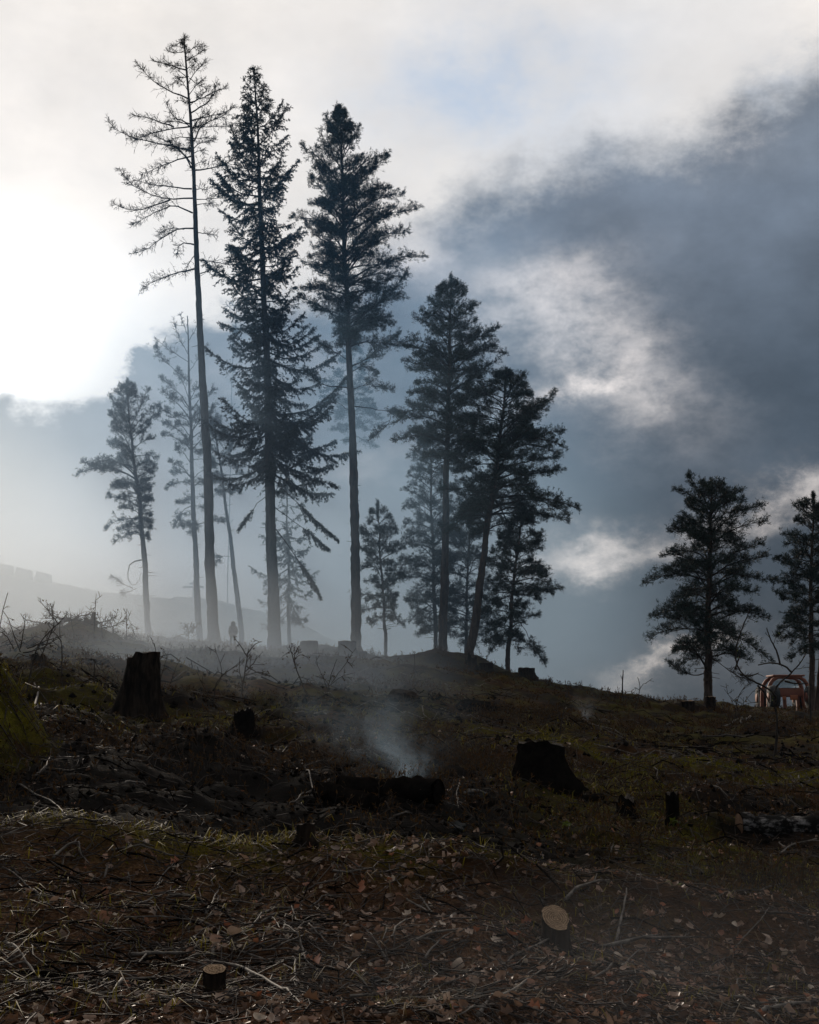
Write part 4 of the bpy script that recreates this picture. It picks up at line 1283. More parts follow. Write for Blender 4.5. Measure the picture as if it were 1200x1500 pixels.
def signpost():
    Yp = HY - 2
    b = at(284, 886, Yp)
    k = Yp / F
    root = thing('signpost', 'wooden post with cross arms on the misty hill behind the thin pine', 'signpost', (b[0], Yp, hill_z(b[0], Yp)))
    zt = at(284, 850, Yp)[2] - hill_z(b[0], Yp)
    a = Acc(); box_acc(a, (0, 0, zt / 2 - 0.4), (0.36, 0.36, zt + 0.8), bevel=0.03); a.obj('post', M['old_timber'], root)
    za = at(284, 860, Yp)[2] - hill_z(b[0], Yp)
    a = Acc(); box_acc(a, (-0.1, -0.22, za), (31 * k, 0.12, 3.4 * k), bevel=0.02); a.obj('arm', M['old_timber'], root)
    a = Acc(); box_acc(a, (-0.2, -0.22, za + 5 * k), (9 * k, 0.1, 3.2 * k), bevel=0.02); a.obj('arm', M['old_timber'], root)


signpost()
sapling('hill_bush', 'faint leafless bush on the hill ridge between the larch and slanting trunk', 'bush',
        [[(333, 893), (334, 880), (340, 870)], [(333, 890), (322, 880), (316, 880)], [(334, 886), (346, 876), (352, 878)], [(334, 884), (332, 874), (336, 866)], [(320, 885), (340, 881), (356, 884)]], 101,
        'shrub_leaf', 1.2, 3, base=HY - 1, r0=1.6)
bpy.data.objects['hill_bush'].location.z = float(hill_z(bpy.data.objects['hill_bush'].location.x, HY - 1))

# ------------------------------------------------------------------ orange forestry machine beyond the crest
def machine():
    Y = 72.0
    c = at(1154, 1040, Y); k = Y / F
    z = gz(c[0], Y)
    root = thing('forestry_tractor', 'orange cabbed machine parked behind the slope at the right edge', 'tractor', (c[0], Y, z))
    zz = lambda py: at(1154, py, Y)[2] - z
    xx = lambda px: (px - 1154) * k
    # cab frame: rounded hoop, front and rear, joined by roof rails
    hoop = [(1122, 1060), (1122, 1040), (1123, 1012), (1126, 998), (1133, 992), (1154, 991), (1172, 992), (1178, 997), (1182, 1012), (1185, 1040), (1186, 1060)]
    for dy in (-0.55, 0.75):
        a = Acc()
        P = np.array([[xx(p[0]), dy, zz(p[1])] for p in hoop])
        P = resample(P, 26)
        n = len(P)
        w, d = 0.085, 0.07
        T = unit(np.gradient(P, axis=0)); N = np.stack([-T[:, 2], T[:, 1] * 0, T[:, 0]], 1)
        V = np.stack([P + N * w + [0, -d, 0], P + N * w + [0, d, 0], P - N * w + [0, d, 0], P - N * w + [0, -d, 0]], 1)
        i = np.arange(n - 1)[:, None] * 4; j = np.arange(4)[None]; j2 = (j + 1) % 4
        a.add(V.reshape(-1, 3), None, np.stack([i + j, i + j2, i + 4 + j2, i + 4 + j], -1))
        a.obj('cab_frame', M['orange_paint'], root)
    a = Acc(); box_acc(a, (xx(1153), 0.1, zz(991) + 0.03), (46 * k, 1.5, 0.09), bevel=0.03); a.obj('roof', M['orange_paint'], root)
    a = Acc(); box_acc(a, (xx(1153), 0.71, (zz(997) + zz(1009)) / 2), (46 * k, 0.015, zz(997) - zz(1009))); a.obj('rear_window', M['cab_glass'], root)
    a = Acc(); box_acc(a, (xx(1153), -0.55, (zz(996) + zz(1010)) / 2), (46 * k, 0.015, zz(996) - zz(1010))); a.obj('windscreen', M['cab_glass'], root)
    a = Acc(); box_acc(a, (xx(1155), -0.15, (zz(1008) + zz(1021)) / 2), (36 * k, 0.9, zz(1008) - zz(1021)), bevel=0.06, top=(0.9, 0.9)); a.obj('bonnet', M['orange_paint'], root)
    a = Acc(); box_acc(a, (xx(1159), -0.62, zz(1022)), (11 * k, 0.06, 7 * k), bevel=0.02); a.obj('lamp', M['orange_lens'], root)
    a = Acc(); box_acc(a, (xx(1145), -0.62, zz(1023)), (5 * k, 0.06, 5 * k), bevel=0.02); a.obj('lamp', M['orange_lens'], root)
    for px in (1147, 1166):
        a = Acc(); box_acc(a, (xx(px), -0.4, (zz(1021) + zz(1050)) / 2), (4 * k, 0.25, zz(1021) - zz(1050)), bevel=0.02); a.obj('leg', M['orange_paint'], root)
    a = Acc(); box_acc(a, (0, 0.2, zz(1052)), (58 * k, 2.4, 0.35), bevel=0.05); a.obj('chassis', M['dark_metal'], root)
    for sx in (-1, 1):
        for yy in (-1.0, 1.4):
            a = Acc()
            s = np.array([[sx * 0.95 - 0.25 + q, yy, 0.55] for q in (0, 0.04, 0.25, 0.46, 0.5)])
            a.tube(s, [0.42, 0.56, 0.6, 0.56, 0.42], 22)
            wobj = a.obj('wheel', M['rubber'], root)
            a = Acc(); a.tube([[sx * 0.95 - 0.27, yy, 0.55], [sx * 0.95 + 0.27, yy, 0.55]], [0.24, 0.24], 14); a.obj('rim', M['orange_paint'], wobj)


machine()

# ------------------------------------------------------------------ person
def skin_body(name, joints, edges, root_i, mt, parent, sub=2):
    me = bpy.data.meshes.new(name)
    me.from_pydata([j[:3] for j in joints], edges, [])
    o = link(name, me, None)
    md = o.modifiers.new('skin', 'SKIN')
    for i, j in enumerate(joints):
        sv_ = me.skin_vertices[0].data[i]
        r = j[3]
        sv_.radius = (r, r) if not isinstance(r, tuple) else r
        sv_.use_root = (i == root_i)
    sb = o.modifiers.new('sub', 'SUBSURF'); sb.levels = sub; sb.render_levels = sub
    dg = bpy.context.evaluated_depsgraph_get()
    me2 = bpy.data.meshes.new_from_object(o.evaluated_get(dg))
    o.modifiers.clear()
    o.data = me2
    me2.materials.clear(); me2.materials.append(mt)
    me2.polygons.foreach_set('use_smooth', np.ones(len(me2.polygons), bool))
    o.parent = parent
    return o


def person():
    Y = 72.0
    c = at(341, 952, Y)
    z = gz(c[0], Y)
    top = at(341, 911, Y)[2]
    H = 1.74
    feet = min(top - H, z + 0.02)
    feet = z
    sc = (top - feet) / H
    root = thing('person', 'person in a dark hooded coat walking along the crest right of the larch', 'person', (c[0], Y, z))
    root.rotation_euler = (0, 0, math.radians(25))
    root.scale = (sc, sc, sc)
    J = []; E = []

    def add(x, y, zz, r, par=None):
        J.append((x, y, zz, r)); i = len(J) - 1
        if par is not None: E.append((par, i))
        return i
    pel = add(0, 0, 0.96, 0.135)
    wst = add(0, 0.0, 1.12, 0.12, pel); ch = add(0, -0.01, 1.32, 0.15, wst); nk0 = add(0, 0.0, 1.46, 0.075, ch); nk = add(0, 0.01, 1.52, 0.055, nk0)
    h1 = add(0, 0.02, 1.60, 0.08, nk); h2 = add(0, 0.03, 1.68, 0.085, h1); add(0, 0.12, 1.615, 0.012, h1)
    for s, st in ((-1, 0.16), (1, -0.14)):
        hip = add(s * 0.09, 0, 0.90, 0.095, pel)
        kn = add(s * 0.10, st * 0.6 + 0.04, 0.50, 0.062, hip); an = add(s * 0.10, st * 1.1, 0.09, 0.042, kn)
        add(s * 0.11, st * 1.1 + 0.13, 0.04, 0.036, an)
        sh = add(s * 0.19, 0, 1.40, 0.065, ch); el_ = add(s * 0.25, -0.04 - st * 0.3, 1.12, 0.047, sh); wr = add(s * 0.24, 0.08 - st * 0.5, 0.90, 0.032, el_)
        pa = add(s * 0.235, 0.11 - st * 0.55, 0.83, 0.030, wr)
        for f, (dx, ln) in enumerate(((-0.025, 0.075), (-0.008, 0.085), (0.01, 0.08), (0.026, 0.065))):
            f1 = add(s * 0.235, 0.11 - st * 0.55 + dx, 0.83 - ln * 0.55, 0.009, pa); add(s * 0.23 - s * 0.012, 0.115 - st * 0.55 + dx, 0.83 - ln, 0.008, f1)
        add(s * 0.215, 0.145 - st * 0.55, 0.815, 0.010, wr)
    skin_body('body', J, E, pel, M['skin'], root)
    # trousers and boots
    J.clear(); E.clear()
    p0 = add(0, 0, 0.96, 0.15)
    for s, st in ((-1, 0.16), (1, -0.14)):
        hip = add(s * 0.09, 0, 0.88, 0.112, p0); kn = add(s * 0.10, st * 0.6 + 0.04, 0.50, 0.082, hip); add(s * 0.10, st * 1.08, 0.12, 0.066, kn)
    skin_body('trousers', list(J), list(E), p0, M['trousers'], root)
    for s, st in ((-1, 0.16), (1, -0.14)):
        J.clear(); E.clear()
        a0 = add(s * 0.10, st * 1.1, 0.16, 0.06); a1 = add(s * 0.10, st * 1.1 - 0.01, 0.05, 0.055, a0); add(s * 0.11, st * 1.1 + 0.16, 0.04, 0.045, a1)
        skin_body('boot', list(J), list(E), a0, M['boots'], root)
    # coat
    J.clear(); E.clear()
    p0 = add(0, 0, 0.98, (0.215, 0.17)); add(0, 0, 0.74, (0.235, 0.19), p0); w0 = add(0, 0, 1.14, (0.19, 0.15), p0)
    c0 = add(0, -0.01, 1.32, (0.20, 0.165), w0); add(0, 0, 1.47, 0.095, c0)
    for s, st in ((-1, 0.16), (1, -0.14)):
        sh = add(s * 0.20, 0, 1.40, 0.095, c0); el_ = add(s * 0.275, -0.04 - st * 0.3, 1.12, 0.078, sh); add(s * 0.255, 0.07 - st * 0.5, 0.92, 0.062, el_)
    skin_body('coat', list(J), list(E), p0, M['coat'], root)
    # hood: open-fronted shell round the head
    a = Acc()
    n = 18; V = []
    for i, (q, rr) in enumerate(((1.44, 0.125), (1.50, 0.125), (1.56, 0.13), (1.63, 0.135), (1.70, 0.12), (1.755, 0.075), (1.775, 0.01))):
        th = np.linspace(math.radians(90 + 42), math.radians(360 + 90 - 42), n)
        V.append(np.stack([np.cos(th) * rr, 0.01 + np.sin(th) * rr * 1.1, np.full(n, q)], 1))
    V = np.array(V); m = len(V)
    i = np.arange(m - 1)[:, None] * n; j = np.arange(n - 1)[None]
    a.add(V.reshape(-1, 3), None, np.stack([i + j, i + j + 1, i + n + j + 1, i + n + j], -1))
    hd = a.obj('hood', M['hood_cloth'], root, smooth=True)
    sol = hd.modifiers.new('thick', 'SOLIDIFY'); sol.thickness = 0.02; sol.offset = 1


person()

# ------------------------------------------------------------------ forest litter
RNG = np.random.default_rng(200)
def grad_normal(x, y, e=0.06):
    gx = (G(x + e, y) - G(x - e, y)) / (2 * e); gy = (G(x, y + e) - G(x, y - e)) / (2 * e)
    return unit(np.stack([-gx, -gy, np.ones_like(gx)], -1))


def leaf_template(seed, shape):
    rng = np.random.default_rng(seed)
    n = 6
    t = np.linspace(0, 1, n)
    if shape == 'oval': w = np.sin(np.pi * t ** 0.85) * 0.34
    elif shape == 'round': w = np.sin(np.pi * t ** 0.7) ** 0.8 * 0.44
    elif shape == 'long': w = np.sin(np.pi * t) * 0.22
    else: w = np.array([0.05, 0.34, 0.2, 0.42, 0.18, 0.0])
    w[0] = 0.02; w[-1] = 0.0
    curl = rng.uniform(-1.2, 2.0); fold = rng.uniform(-0.5, 1.3); tw = rng.uniform(-0.4, 0.4)
    mid = np.stack([t - 0.5, np.zeros(n), curl * (t - 0.5) ** 2 + rng.normal(0, 0.015, n)], 1)
    Lf = mid + np.stack([rng.normal(0, 0.02, n), w, fold * w + tw * w * (t - 0.5) + rng.normal(0, 0.03, n)], 1)
    Rt = mid + np.stack([rng.normal(0, 0.02, n), -w, fold * w - tw * w * (t - 0.5) + rng.normal(0, 0.03, n)], 1)
    stalk = np.array([[-0.5, 0.012, mid[0, 2]], [-0.5, -0.012, mid[0, 2]], [-0.78, 0.02, mid[0, 2] + 0.05]])
    V = np.vstack([mid, Lf, Rt, stalk])
    Q, T = [], []
    for i in range(n - 1):
        Q.append((i, i + 1, n + i + 1, n + i)); Q.append((2 * n + i, 2 * n + i + 1, i + 1, i))
    T.append((3 * n, 3 * n + 1, 3 * n + 2))
    return V, np.array(T), np.array(Q)


SHAPES = ['oval', 'oval', 'round', 'round', 'long', 'lobed', 'oval', 'round', 'lobed']
SHAPES = SHAPES + ['long', 'lobed', 'oval', 'lobed', 'long']
TEMPL = [leaf_template(300 + i, s) for i, s in enumerate(SHAPES)]


def frames(nrm, rng, tiltamt):
    m = len(nrm)
    up = unit(nrm + rng.normal(0, tiltamt, (m, 3)))
    a = unit(np.cross(up, unit(rng.normal(0, 1, (m, 3)))))
    b = np.cross(up, a)
    return a, b, up


def scatter(m, fn, rng):
    """m ground points inside the view wedge, distance drawn by fn"""
    y = fn(rng.random(m))
    x = rng.uniform(-1, 1, m) * (0.335 * y + 0.6)
    return x, y


def leaf_litter():
    rng = np.random.default_rng(210)
    x, y = scatter(30000, lambda u: 5.2 * (24 / 5.2) ** (u ** 1.25), rng)
    L_, M_, C_ = zones(x, y)
    dens = np.clip(0.44 * L_ + 0.12 * (1 - C_) + fbm(x / 0.6, y / 0.6, 2) * 0.9 + fbm(x / 1.9 + 8, y / 1.9, 2) * 0.6 + 0.24 * np.clip(x / 2, -1, 1), 0.015, 1)
    keep = rng.random(len(x)) < dens
    x, y = x[keep], y[keep]
    nr = grad_normal(x, y)
    a, b, up = frames(nr, rng, 0.6)
    size = 0.018 + 0.052 * rng.random(len(x)) ** 1.4; size *= rng.choice([1.0, 1.3], len(x), p=[0.9, 0.1])
    z = G(x, y) + rng.uniform(-0.008, 0.022, len(x))
    P = np.stack([x, y, z], -1)
    which = rng.integers(0, len(TEMPL), len(x))
    # the largest in the picture become individual leaves
    order = np.argsort(-(size / y))
    indiv = order[(y[order] > 5.6) & (np.abs(x[order]) < 0.285 * y[order])][:290]
    isin = np.zeros(len(x), bool); isin[indiv] = True
    acc = Acc()
    for w, (V, T, Q) in enumerate(TEMPL):
        s = (which == w) & ~isin
        m = s.sum()
        VV = P[s][:, None] + size[s][:, None, None] * (V[None, :, 0:1] * a[s][:, None] + V[None, :, 1:2] * b[s][:, None] + V[None, :, 2:3] * up[s][:, None])
        off = np.arange(m)[:, None, None] * len(V)
        acc.add(VV, (off + T[None]).reshape(-1, 3), (off + Q[None]).reshape(-1, 4))
    o = acc.obj('leaf_litter', M['fallen_leaf'], smooth=True)
    kind(o, 'stuff')
    meshes = []
    for (V, T, Q) in TEMPL:
        ac = Acc(); ac.add(V, T, Q)
        meshes.append(ac.mesh('fallen_leaf', M['fallen_leaf'], True))
    for i in indiv:
        ob = link('fallen_leaf', meshes[which[i]])
        R = Matrix((a[i], b[i], up[i])).transposed()
        ob.matrix_world = Matrix.Translation(Vector(P[i]) + Vector((0, 0, 0.006))) @ R.to_4x4() @ Matrix.Scale(size[i], 4)
        tag(ob, 'withered %s leaf on the forest floor%s' % (SHAPES[which[i]], (' near the small dark stump' if x[i] < -0.45 and y[i] < 6.6 else ' behind the foreground twig tangle' if x[i] < -0.2 else ' near the pale sawn stump' if abs(x[i] - 0.7) < 0.45 else ' at the far right' if x[i] > 1.1 else ' between the two small sawn stumps')), 'leaf', 'large fallen leaves in the foreground')


leaf_litter()


def grass():
    rng = np.random.default_rng(220)
    for nm, mt, cnt, seed in (('grass', 'grass', 52000, 1), ('dry_grass', 'dry_grass', 15000, 2)):
        x, y = scatter(cnt, lambda u: 5.4 * (34 / 5.4) ** u, rng)
        L_, M_, C_ = zones(x, y)
        pn = fbm(x / 0.45 + seed * 31, y / 0.45, 3) + 0.6 * fbm(x / 1.7 + seed * 11, y / 1.7, 2)
        dens = np.clip((pn - 0.02) * 2.4, 0, 1) * (0.35 + M_ * 1.0) * (1 - 0.85 * C_) if nm == 'grass' else np.clip((pn - 0.05) * 2.0, 0, 1) * (1 - 0.97 * C_) * 0.7
        kp = rng.random(cnt) < dens
        x, y = x[kp], y[kp]; m = len(x)
        z = G(x, y) - 0.01
        h = rng.uniform(0.04, 0.13, m) * (1.0 if nm == 'grass' else 1.15) * (1 + 0.4 * M_[kp]) * np.where(y > 14, 1.35, 1)
        lean_dir = fbm(x / 0.3 + 5, y / 0.3, 2) * 9 + rng.normal(0, 0.7, m)
        lean = rng.uniform(0.5, 2.2, m)
        d = np.stack([np.cos(lean_dir), np.sin(lean_dir), np.zeros(m)], 1)
        w = rng.uniform(0.0018, 0.0035, m) * np.clip(y / 7, 1, 3)
        sd = np.stack([-d[:, 1], d[:, 0], np.zeros(m)], 1) * w[:, None]
        P0 = np.stack([x, y, z], 1)
        P1 = P0 + d * (h * lean * 0.3)[:, None] + np.array([0, 0, 1.0]) * (h * 0.6)[:, None]
        P2 = P0 + d * (h * lean)[:, None] + np.array([0, 0, 1.0]) * (h * np.clip(1.05 - 0.45 * lean, 0.2, 1))[:, None]
        V = np.stack([P0 - sd, P0 + sd, P1 + sd * 0.8, P1 - sd * 0.8, P2], 1)
        i = np.arange(m)[:, None] * 5
        a = Acc(); a.add(V, i + np.array([[3, 2, 4]]), i + np.array([[0, 1, 2, 3]]))
        kind(a.obj(nm, M[mt]), 'stuff')


grass()


def moss_sprigs():
    rng = np.random.default_rng(230)
    x, y = scatter(90000, lambda u: 6.5 * (26 / 6.5) ** u, rng)
    L_, M_, C_ = zones(x, y)
    kp = rng.random(len(x)) < M_ * 0.85
    x, y = x[kp], y[kp]; m = len(x)
    nr = grad_normal(x, y)
    P = np.stack([x, y, G(x, y) - 0.004], 1)
    a = Acc()
    k = 2
    PP = np.repeat(P, k, 0); DD = unit(np.repeat(nr, k, 0) + rng.normal(0, 0.6, (m * k, 3)))
    a.needles(PP, DD, rng.uniform(0.015, 0.04, m * k) * np.clip(np.repeat(y, k) / 9, 1, 2.2), rng.uniform(0.005, 0.011, m * k) * np.clip(np.repeat(y, k) / 9, 1, 2.2), rng)
    kind(a.obj('moss', M['moss_sprigs']), 'stuff')


moss_sprigs()


def undergrowth():
    rng = np.random.default_rng(240)
    # wiry heath on the slope: stems with tiny leaves, finer near, coarser far
    x, y = scatter(46000, lambda u: 10.5 * (76 / 10.5) ** u, rng)
    L_, M_, C_ = zones(x, y)
    pn = fbm(x / 2.2 + 61, y / 2.2, 3)
    kp = rng.random(len(x)) < np.clip(0.45 + pn * 1.6, 0.05, 1) * (1 - 0.5 * C_)
    x, y = x[kp], y[kp]; m = len(x)
    P = np.stack([x, y, G(x, y) - 0.02], 1)
    a = Acc(); w = Acc()
    h = rng.uniform(0.08, 0.30, m) * np.clip(0.6 + pn[kp] * 1.6, 0.4, 1.6)
    D = unit(np.stack([rng.normal(0, 0.45, m), rng.normal(0, 0.45, m), np.ones(m)], 1))
    E = P + D * h[:, None]
    w.sticks(P, E, 0.004 * np.clip(y / 20, 1, 3), 0.002 * np.clip(y / 20, 1, 3))
    k = 5
    t = rng.uniform(0.25, 1.05, m * k)[:, None]
    PP = np.repeat(P, k, 0) * (1 - t) + np.repeat(E, k, 0) * t
    DD = unit(np.repeat(D, k, 0) + rng.normal(0, 0.8, (m * k, 3)))
    s = np.clip(np.repeat(y, k) / 22, 1, 2.6)
    a.needles(PP, DD, rng.uniform(0.03, 0.07, m * k) * s, rng.uniform(0.008, 0.018, m * k) * s, rng)
    kind(w.obj('heath_stems', M['twig_bark']), 'stuff')
    kind(a.obj('heath', M['heather']), 'stuff')


undergrowth()


def twig_litter():
    rng = np.random.default_rng(250)
    x, y = scatter(17000, lambda u: 5.4 * (30 / 5.4) ** u, rng)
    kp = rng.random(len(x)) > 0.8 * zones(x, y)[2]
    x, y = x[kp], y[kp]; m = len(x)
    an = rng.uniform(0, 2 * np.pi, m); ln = rng.uniform(0.06, 0.32, m) * np.clip(y / 9, 1, 2.5)
    d = np.stack([np.cos(an), np.sin(an)], 1) * ln[:, None]
    a = Acc()
    r = rng.uniform(0.002, 0.005, m) * np.clip(y / 9, 1, 2)
    bend = rng.normal(0, 0.12, m) * ln
    p = [np.stack([x, y], 1), np.stack([x, y], 1) + d * 0.5 + np.stack([-d[:, 1], d[:, 0]], 1) * (bend / ln)[:, None], np.stack([x, y], 1) + d]
    p = [np.column_stack([q, G(q[:, 0], q[:, 1]) + rng.uniform(0.004, 0.04, m)]) for q in p]
    a.sticks(p[0], p[1], r, r * 0.85); a.sticks(p[1], p[2], r * 0.85, r * 0.5)
    kind(a.obj('twig_litter', M['dark_branch']), 'stuff')
    # slash: charred and bleached sticks strewn over the felled slope
    for nm, mt, cnt in (('charred_brash', 'charred_wood', 2600), ('pale_brash', 'dead_branch', 1500)):
        x, y = scatter(cnt, lambda u: 5.6 * (66 / 5.6) ** u, rng)
        kp = rng.random(cnt) < np.clip(0.35 + fbm(x / 1.6 + cnt, y / 1.6, 2) * 2.2, 0.05, 1) * (1 - (0.85 if nm == 'pale_brash' else 0.0) * zones(x, y)[2])
        x, y = x[kp], y[kp]; m = len(x)
        an = rng.normal(0, 0.9, m); ln = rng.uniform(0.15, 0.55, m) * np.clip(y / 12, 1, 2.2)
        p0 = np.stack([x, y], 1); dv = np.stack([np.cos(an), np.sin(an)], 1) * ln[:, None]; nv = np.stack([-dv[:, 1], dv[:, 0]], 1)
        r = rng.uniform(0.003, 0.009, m) * np.clip(y / 12, 1, 2.5)
        q = [p0 + dv * f + nv * (rng.normal(0, 0.10, m) * g)[:, None] for f, g in ((0, 0), (0.35, 1), (0.7, 1), (1, 0))]
        q = [np.column_stack([c_, G(c_[:, 0], c_[:, 1]) + rng.uniform(0.0, 0.09, m) * np.clip(y / 14, 0.5, 2)]) for c_ in q]
        b = Acc()
        for e in range(3): b.sticks(q[e], q[e + 1], r * (1 - 0.22 * e), r * (0.78 - 0.22 * e))
        kind(b.obj(nm, M[mt]), 'stuff')
    # fallen needles and shredded bark
    x, y = scatter(46000, lambda u: 5.3 * (16 / 5.3) ** u, rng)
    kp = rng.random(len(x)) > 0.9 * zones(x, y)[2]
    x, y = x[kp], y[kp]; m = len(x)
    an = rng.uniform(0, 2 * np.pi, m); ln = rng.uniform(0.02, 0.09, m)
    q = np.stack([x, y, G(x, y) + rng.uniform(0.0, 0.015, m)], 1)
    D = unit(np.stack([np.cos(an), np.sin(an), rng.normal(0.1, 0.25, m)], 1))
    b = Acc(); b.needles(q, D, ln, rng.uniform(0.003, 0.009, m), rng)
    kind(b.obj('needle_litter', M['dry_litter']), 'stuff')
    # burnt crumbs and chips in and behind the hollow
    x, y = scatter(9000, lambda u: 9.0 * (40 / 9.0) ** u, rng)
    m = len(x)
    kp = rng.random(m) > zones(x, y)[1] * 1.3
    x, y = x[kp], y[kp]; m = len(x)
    s = rng.uniform(0.008, 0.032, m) * np.clip(y / 12, 1, 2.2)
    q = np.stack([x, y, G(x, y) + s * 0.2], 1)
    oc = np.array([[1, 0, 0], [-1, 0, 0], [0, 1, 0], [0, -1, 0], [0, 0, 1], [0, 0, -1.0]])
    fc_ = np.array([[0, 2, 4], [2, 1, 4], [1, 3, 4], [3, 0, 4], [2, 0, 5], [1, 2, 5], [3, 1, 5], [0, 3, 5]])
    V = q[:, None] + oc[None] * s[:, None, None] * rng.uniform(0.4, 1.5, (m, 6, 1))
    c = Acc(); c.add(V, (np.arange(m)[:, None, None] * 6 + fc_[None]).reshape(-1, 3))
    kind(c.obj('burnt_debris', M['charred_wood']), 'stuff')


twig_litter()


def fallen_branch(name, label, pts, r_px, seed, mt='dead_branch', twigs=3, lift=0.02, group=None):
    """a branch lying on the ground along photograph points"""
    rng = np.random.default_rng(seed)
    P = np.array([ground_at(*p) for p in pts])
    O = P[0].copy()
    k = P[:, 1].mean() / F
    r = r_px * k
    Q = resample(P, max(9, 4 * len(pts)))
    n = len(Q)
    Q[:, :2] += np.convolve(rng.normal(0, 2.2 * k, n + 4), np.ones(5) / 5, 'valid')[:, None] * np.array([[1, 0.6]])
    base = G(Q[:, 0], Q[:, 1])
    zz = np.convolve(np.r_[[base[0]] * 2, base, [base[-1]] * 2], np.ones(5) / 5, 'valid')
    Q[:, 2] = np.maximum(zz, base) + r * 0.6 + lift * np.sin(np.linspace(0.2, 2.9, n)) + np.abs(rng.normal(0, 0.2 * k, n))
    root = thing(name, label, 'fallen branch', tuple(O), group)
    a = Acc()
    a.tube(Q - O, np.linspace(r, r * 0.45, n) * (1 + 0.12 * rng.normal(0, 1, n)), 7)
    a.obj('stem', M[mt], root, smooth=True)
    for q in range(twigs):
        i = rng.integers(n // 4, n - 2)
        tan = unit(Q[i + 1] - Q[i]); sd = unit(np.cross(tan, [0, 0, 1.0])) * rng.choice([-1, 1])
        d = unit(tan * rng.uniform(0.4, 1) + sd * rng.uniform(0.4, 1) + [0, 0, rng.uniform(0.0, 0.25)])
        L = rng.uniform(25, 70) * k
        t = np.linspace(0, 1, 6)[:, None]
        T = Q[i] + d * L * t + sd * rng.normal(0, 0.25) * L * t ** 2
        g = G(T[:, 0], T[:, 1]) + r * 0.4
        T[:, 2] = np.maximum(T[:, 2] * (1 - 0.6 * t[:, 0]) + g * 0.6 * t[:, 0], g)
        b = Acc(); b.tube(T - O, np.linspace(r * 0.5, r * 0.22, 6), 5)
        b.obj('twig', M[mt], root)
    return root


FB = 'fallen branches on the forest floor'
notable = [
    ('long pale branch curving through the tangle of twigs in the foreground', [(300, 1412), (350, 1420), (395, 1450), (445, 1480)], 3.2, 4),
    ('pale twig standing up from the foreground tangle of twigs', [(312, 1408), (316, 1385), (322, 1362)], 2.4, 1),
    ('thick grey stick lying flat left of the foreground tangle', [(192, 1405), (232, 1408), (282, 1400)], 3.6, 1),
    ('pale stick slanting down at the left edge of the leaf litter', [(4, 1384), (30, 1408), (58, 1440)], 2.6, 2),
    ('short thick stick leaning down left of the small dark stump', [(160, 1468), (176, 1450), (190, 1440)], 3.0, 0),
    ('looping root like branch on the burnt bank at left', [(78, 1262), (98, 1246), (112, 1240), (114, 1258), (130, 1270)], 2.2, 1),
    ('white bent twig on the slope below the mossy bank', [(52, 1002), (60, 1012), (50, 1022), (58, 1040)], 2.0, 0),
    ('pale forked stick on the dark earth at the left edge', [(48, 1142), (64, 1134), (76, 1112)], 1.9, 1),
    ('straight pale branch lying across the leaves right of the pale sawn stump', [(876, 1392), (950, 1384), (1022, 1378)], 3.0, 2),
    ('pale branch slanting up above the pale sawn stump', [(828, 1324), (850, 1308), (892, 1294)], 2.8, 1),
    ('long thin branch running towards the bottom edge below the pale sawn stump', [(700, 1496), (760, 1462), (800, 1420)], 3.0, 2),
    ('crooked branch across the bare patch left of the pale sawn stump', [(745, 1410), (790, 1394), (850, 1384)], 2.2, 1),
    ('grey stick running up the leaf litter right of the pale sawn stump', [(904, 1386), (912, 1350), (918, 1306)], 2.4, 1),
    ('bone pale branch lying in the bottom right corner', [(1108, 1494), (1150, 1484), (1196, 1474)], 4.2, 1),
    ('dark twig arching along the right edge under the birch log', [(1128, 1262), (1160, 1240), (1196, 1232)], 2.2, 3),
    ('bleached curved twig on the black ground in the middle', [(570, 1204), (590, 1198), (604, 1194)], 1.8, 0),
    ('thin pale stick lying on the brown bank left of the smoking log', [(436, 1128), (456, 1150), (462, 1170)], 1.8, 1),
    ('grey branch lying in the grass at the left of the foreground leaves', [(600, 1388), (640, 1376), (690, 1366)], 2.6, 1),
    ('long thin stem lying on the burnt slope at left below the big split stump', [(30, 1150), (80, 1178), (150, 1216)], 1.5, 0),
]
for q, (lab, pts_, r_, tw_) in enumerate(notable):
    fallen_branch('fallen_branch', lab, pts_, r_, 400 + q, 'dead_branch', tw_, 0.03, FB)
rngb = np.random.default_rng(260)
for q in range(95):
    if q < 46:   # the tangle in the foreground
        px, py = rngb.normal(420, 95), rngb.uniform(1330, 1475)
    else:
        px, py = rngb.uniform(0, 1200), 1500 - 460 * rngb.random() ** 1.4
    L = rngb.uniform(40, 130) * (0.6 + 0.4 * (py - 1000) / 500)
    an = rngb.normal(0.0, 0.7) + (math.pi if rngb.random() < 0.5 else 0)
    cu = rngb.normal(0, 0.5)
    pts_ = [(px, py)]
    for s in range(3):
        an += cu * 0.4 + rngb.normal(0, 0.15)
        pts_.append((pts_[-1][0] + math.cos(an) * L / 3, min(1498, pts_[-1][1] + math.sin(an) * L / 3 * 0.6)))
    pale = rngb.random() < 0.55
    where = ('in the foreground tangle of twigs left of the middle' if q < 46 else 'on the burnt slope behind the leaf litter' if py < 1270
             else 'on the leaf litter at the left' if px < 400 else 'on the leaf litter around the pale sawn stump' if px < 950 else 'on the leaf litter at the right')
    fallen_branch('fallen_branch', ('thin pale crooked twig ' if pale else 'thin dark crooked twig ') + where, pts_, rngb.uniform(1.0, 2.1), 500 + q,
                  'dead_branch' if pale else 'dark_branch', int(rngb.integers(0, 3)), 0.025, FB)


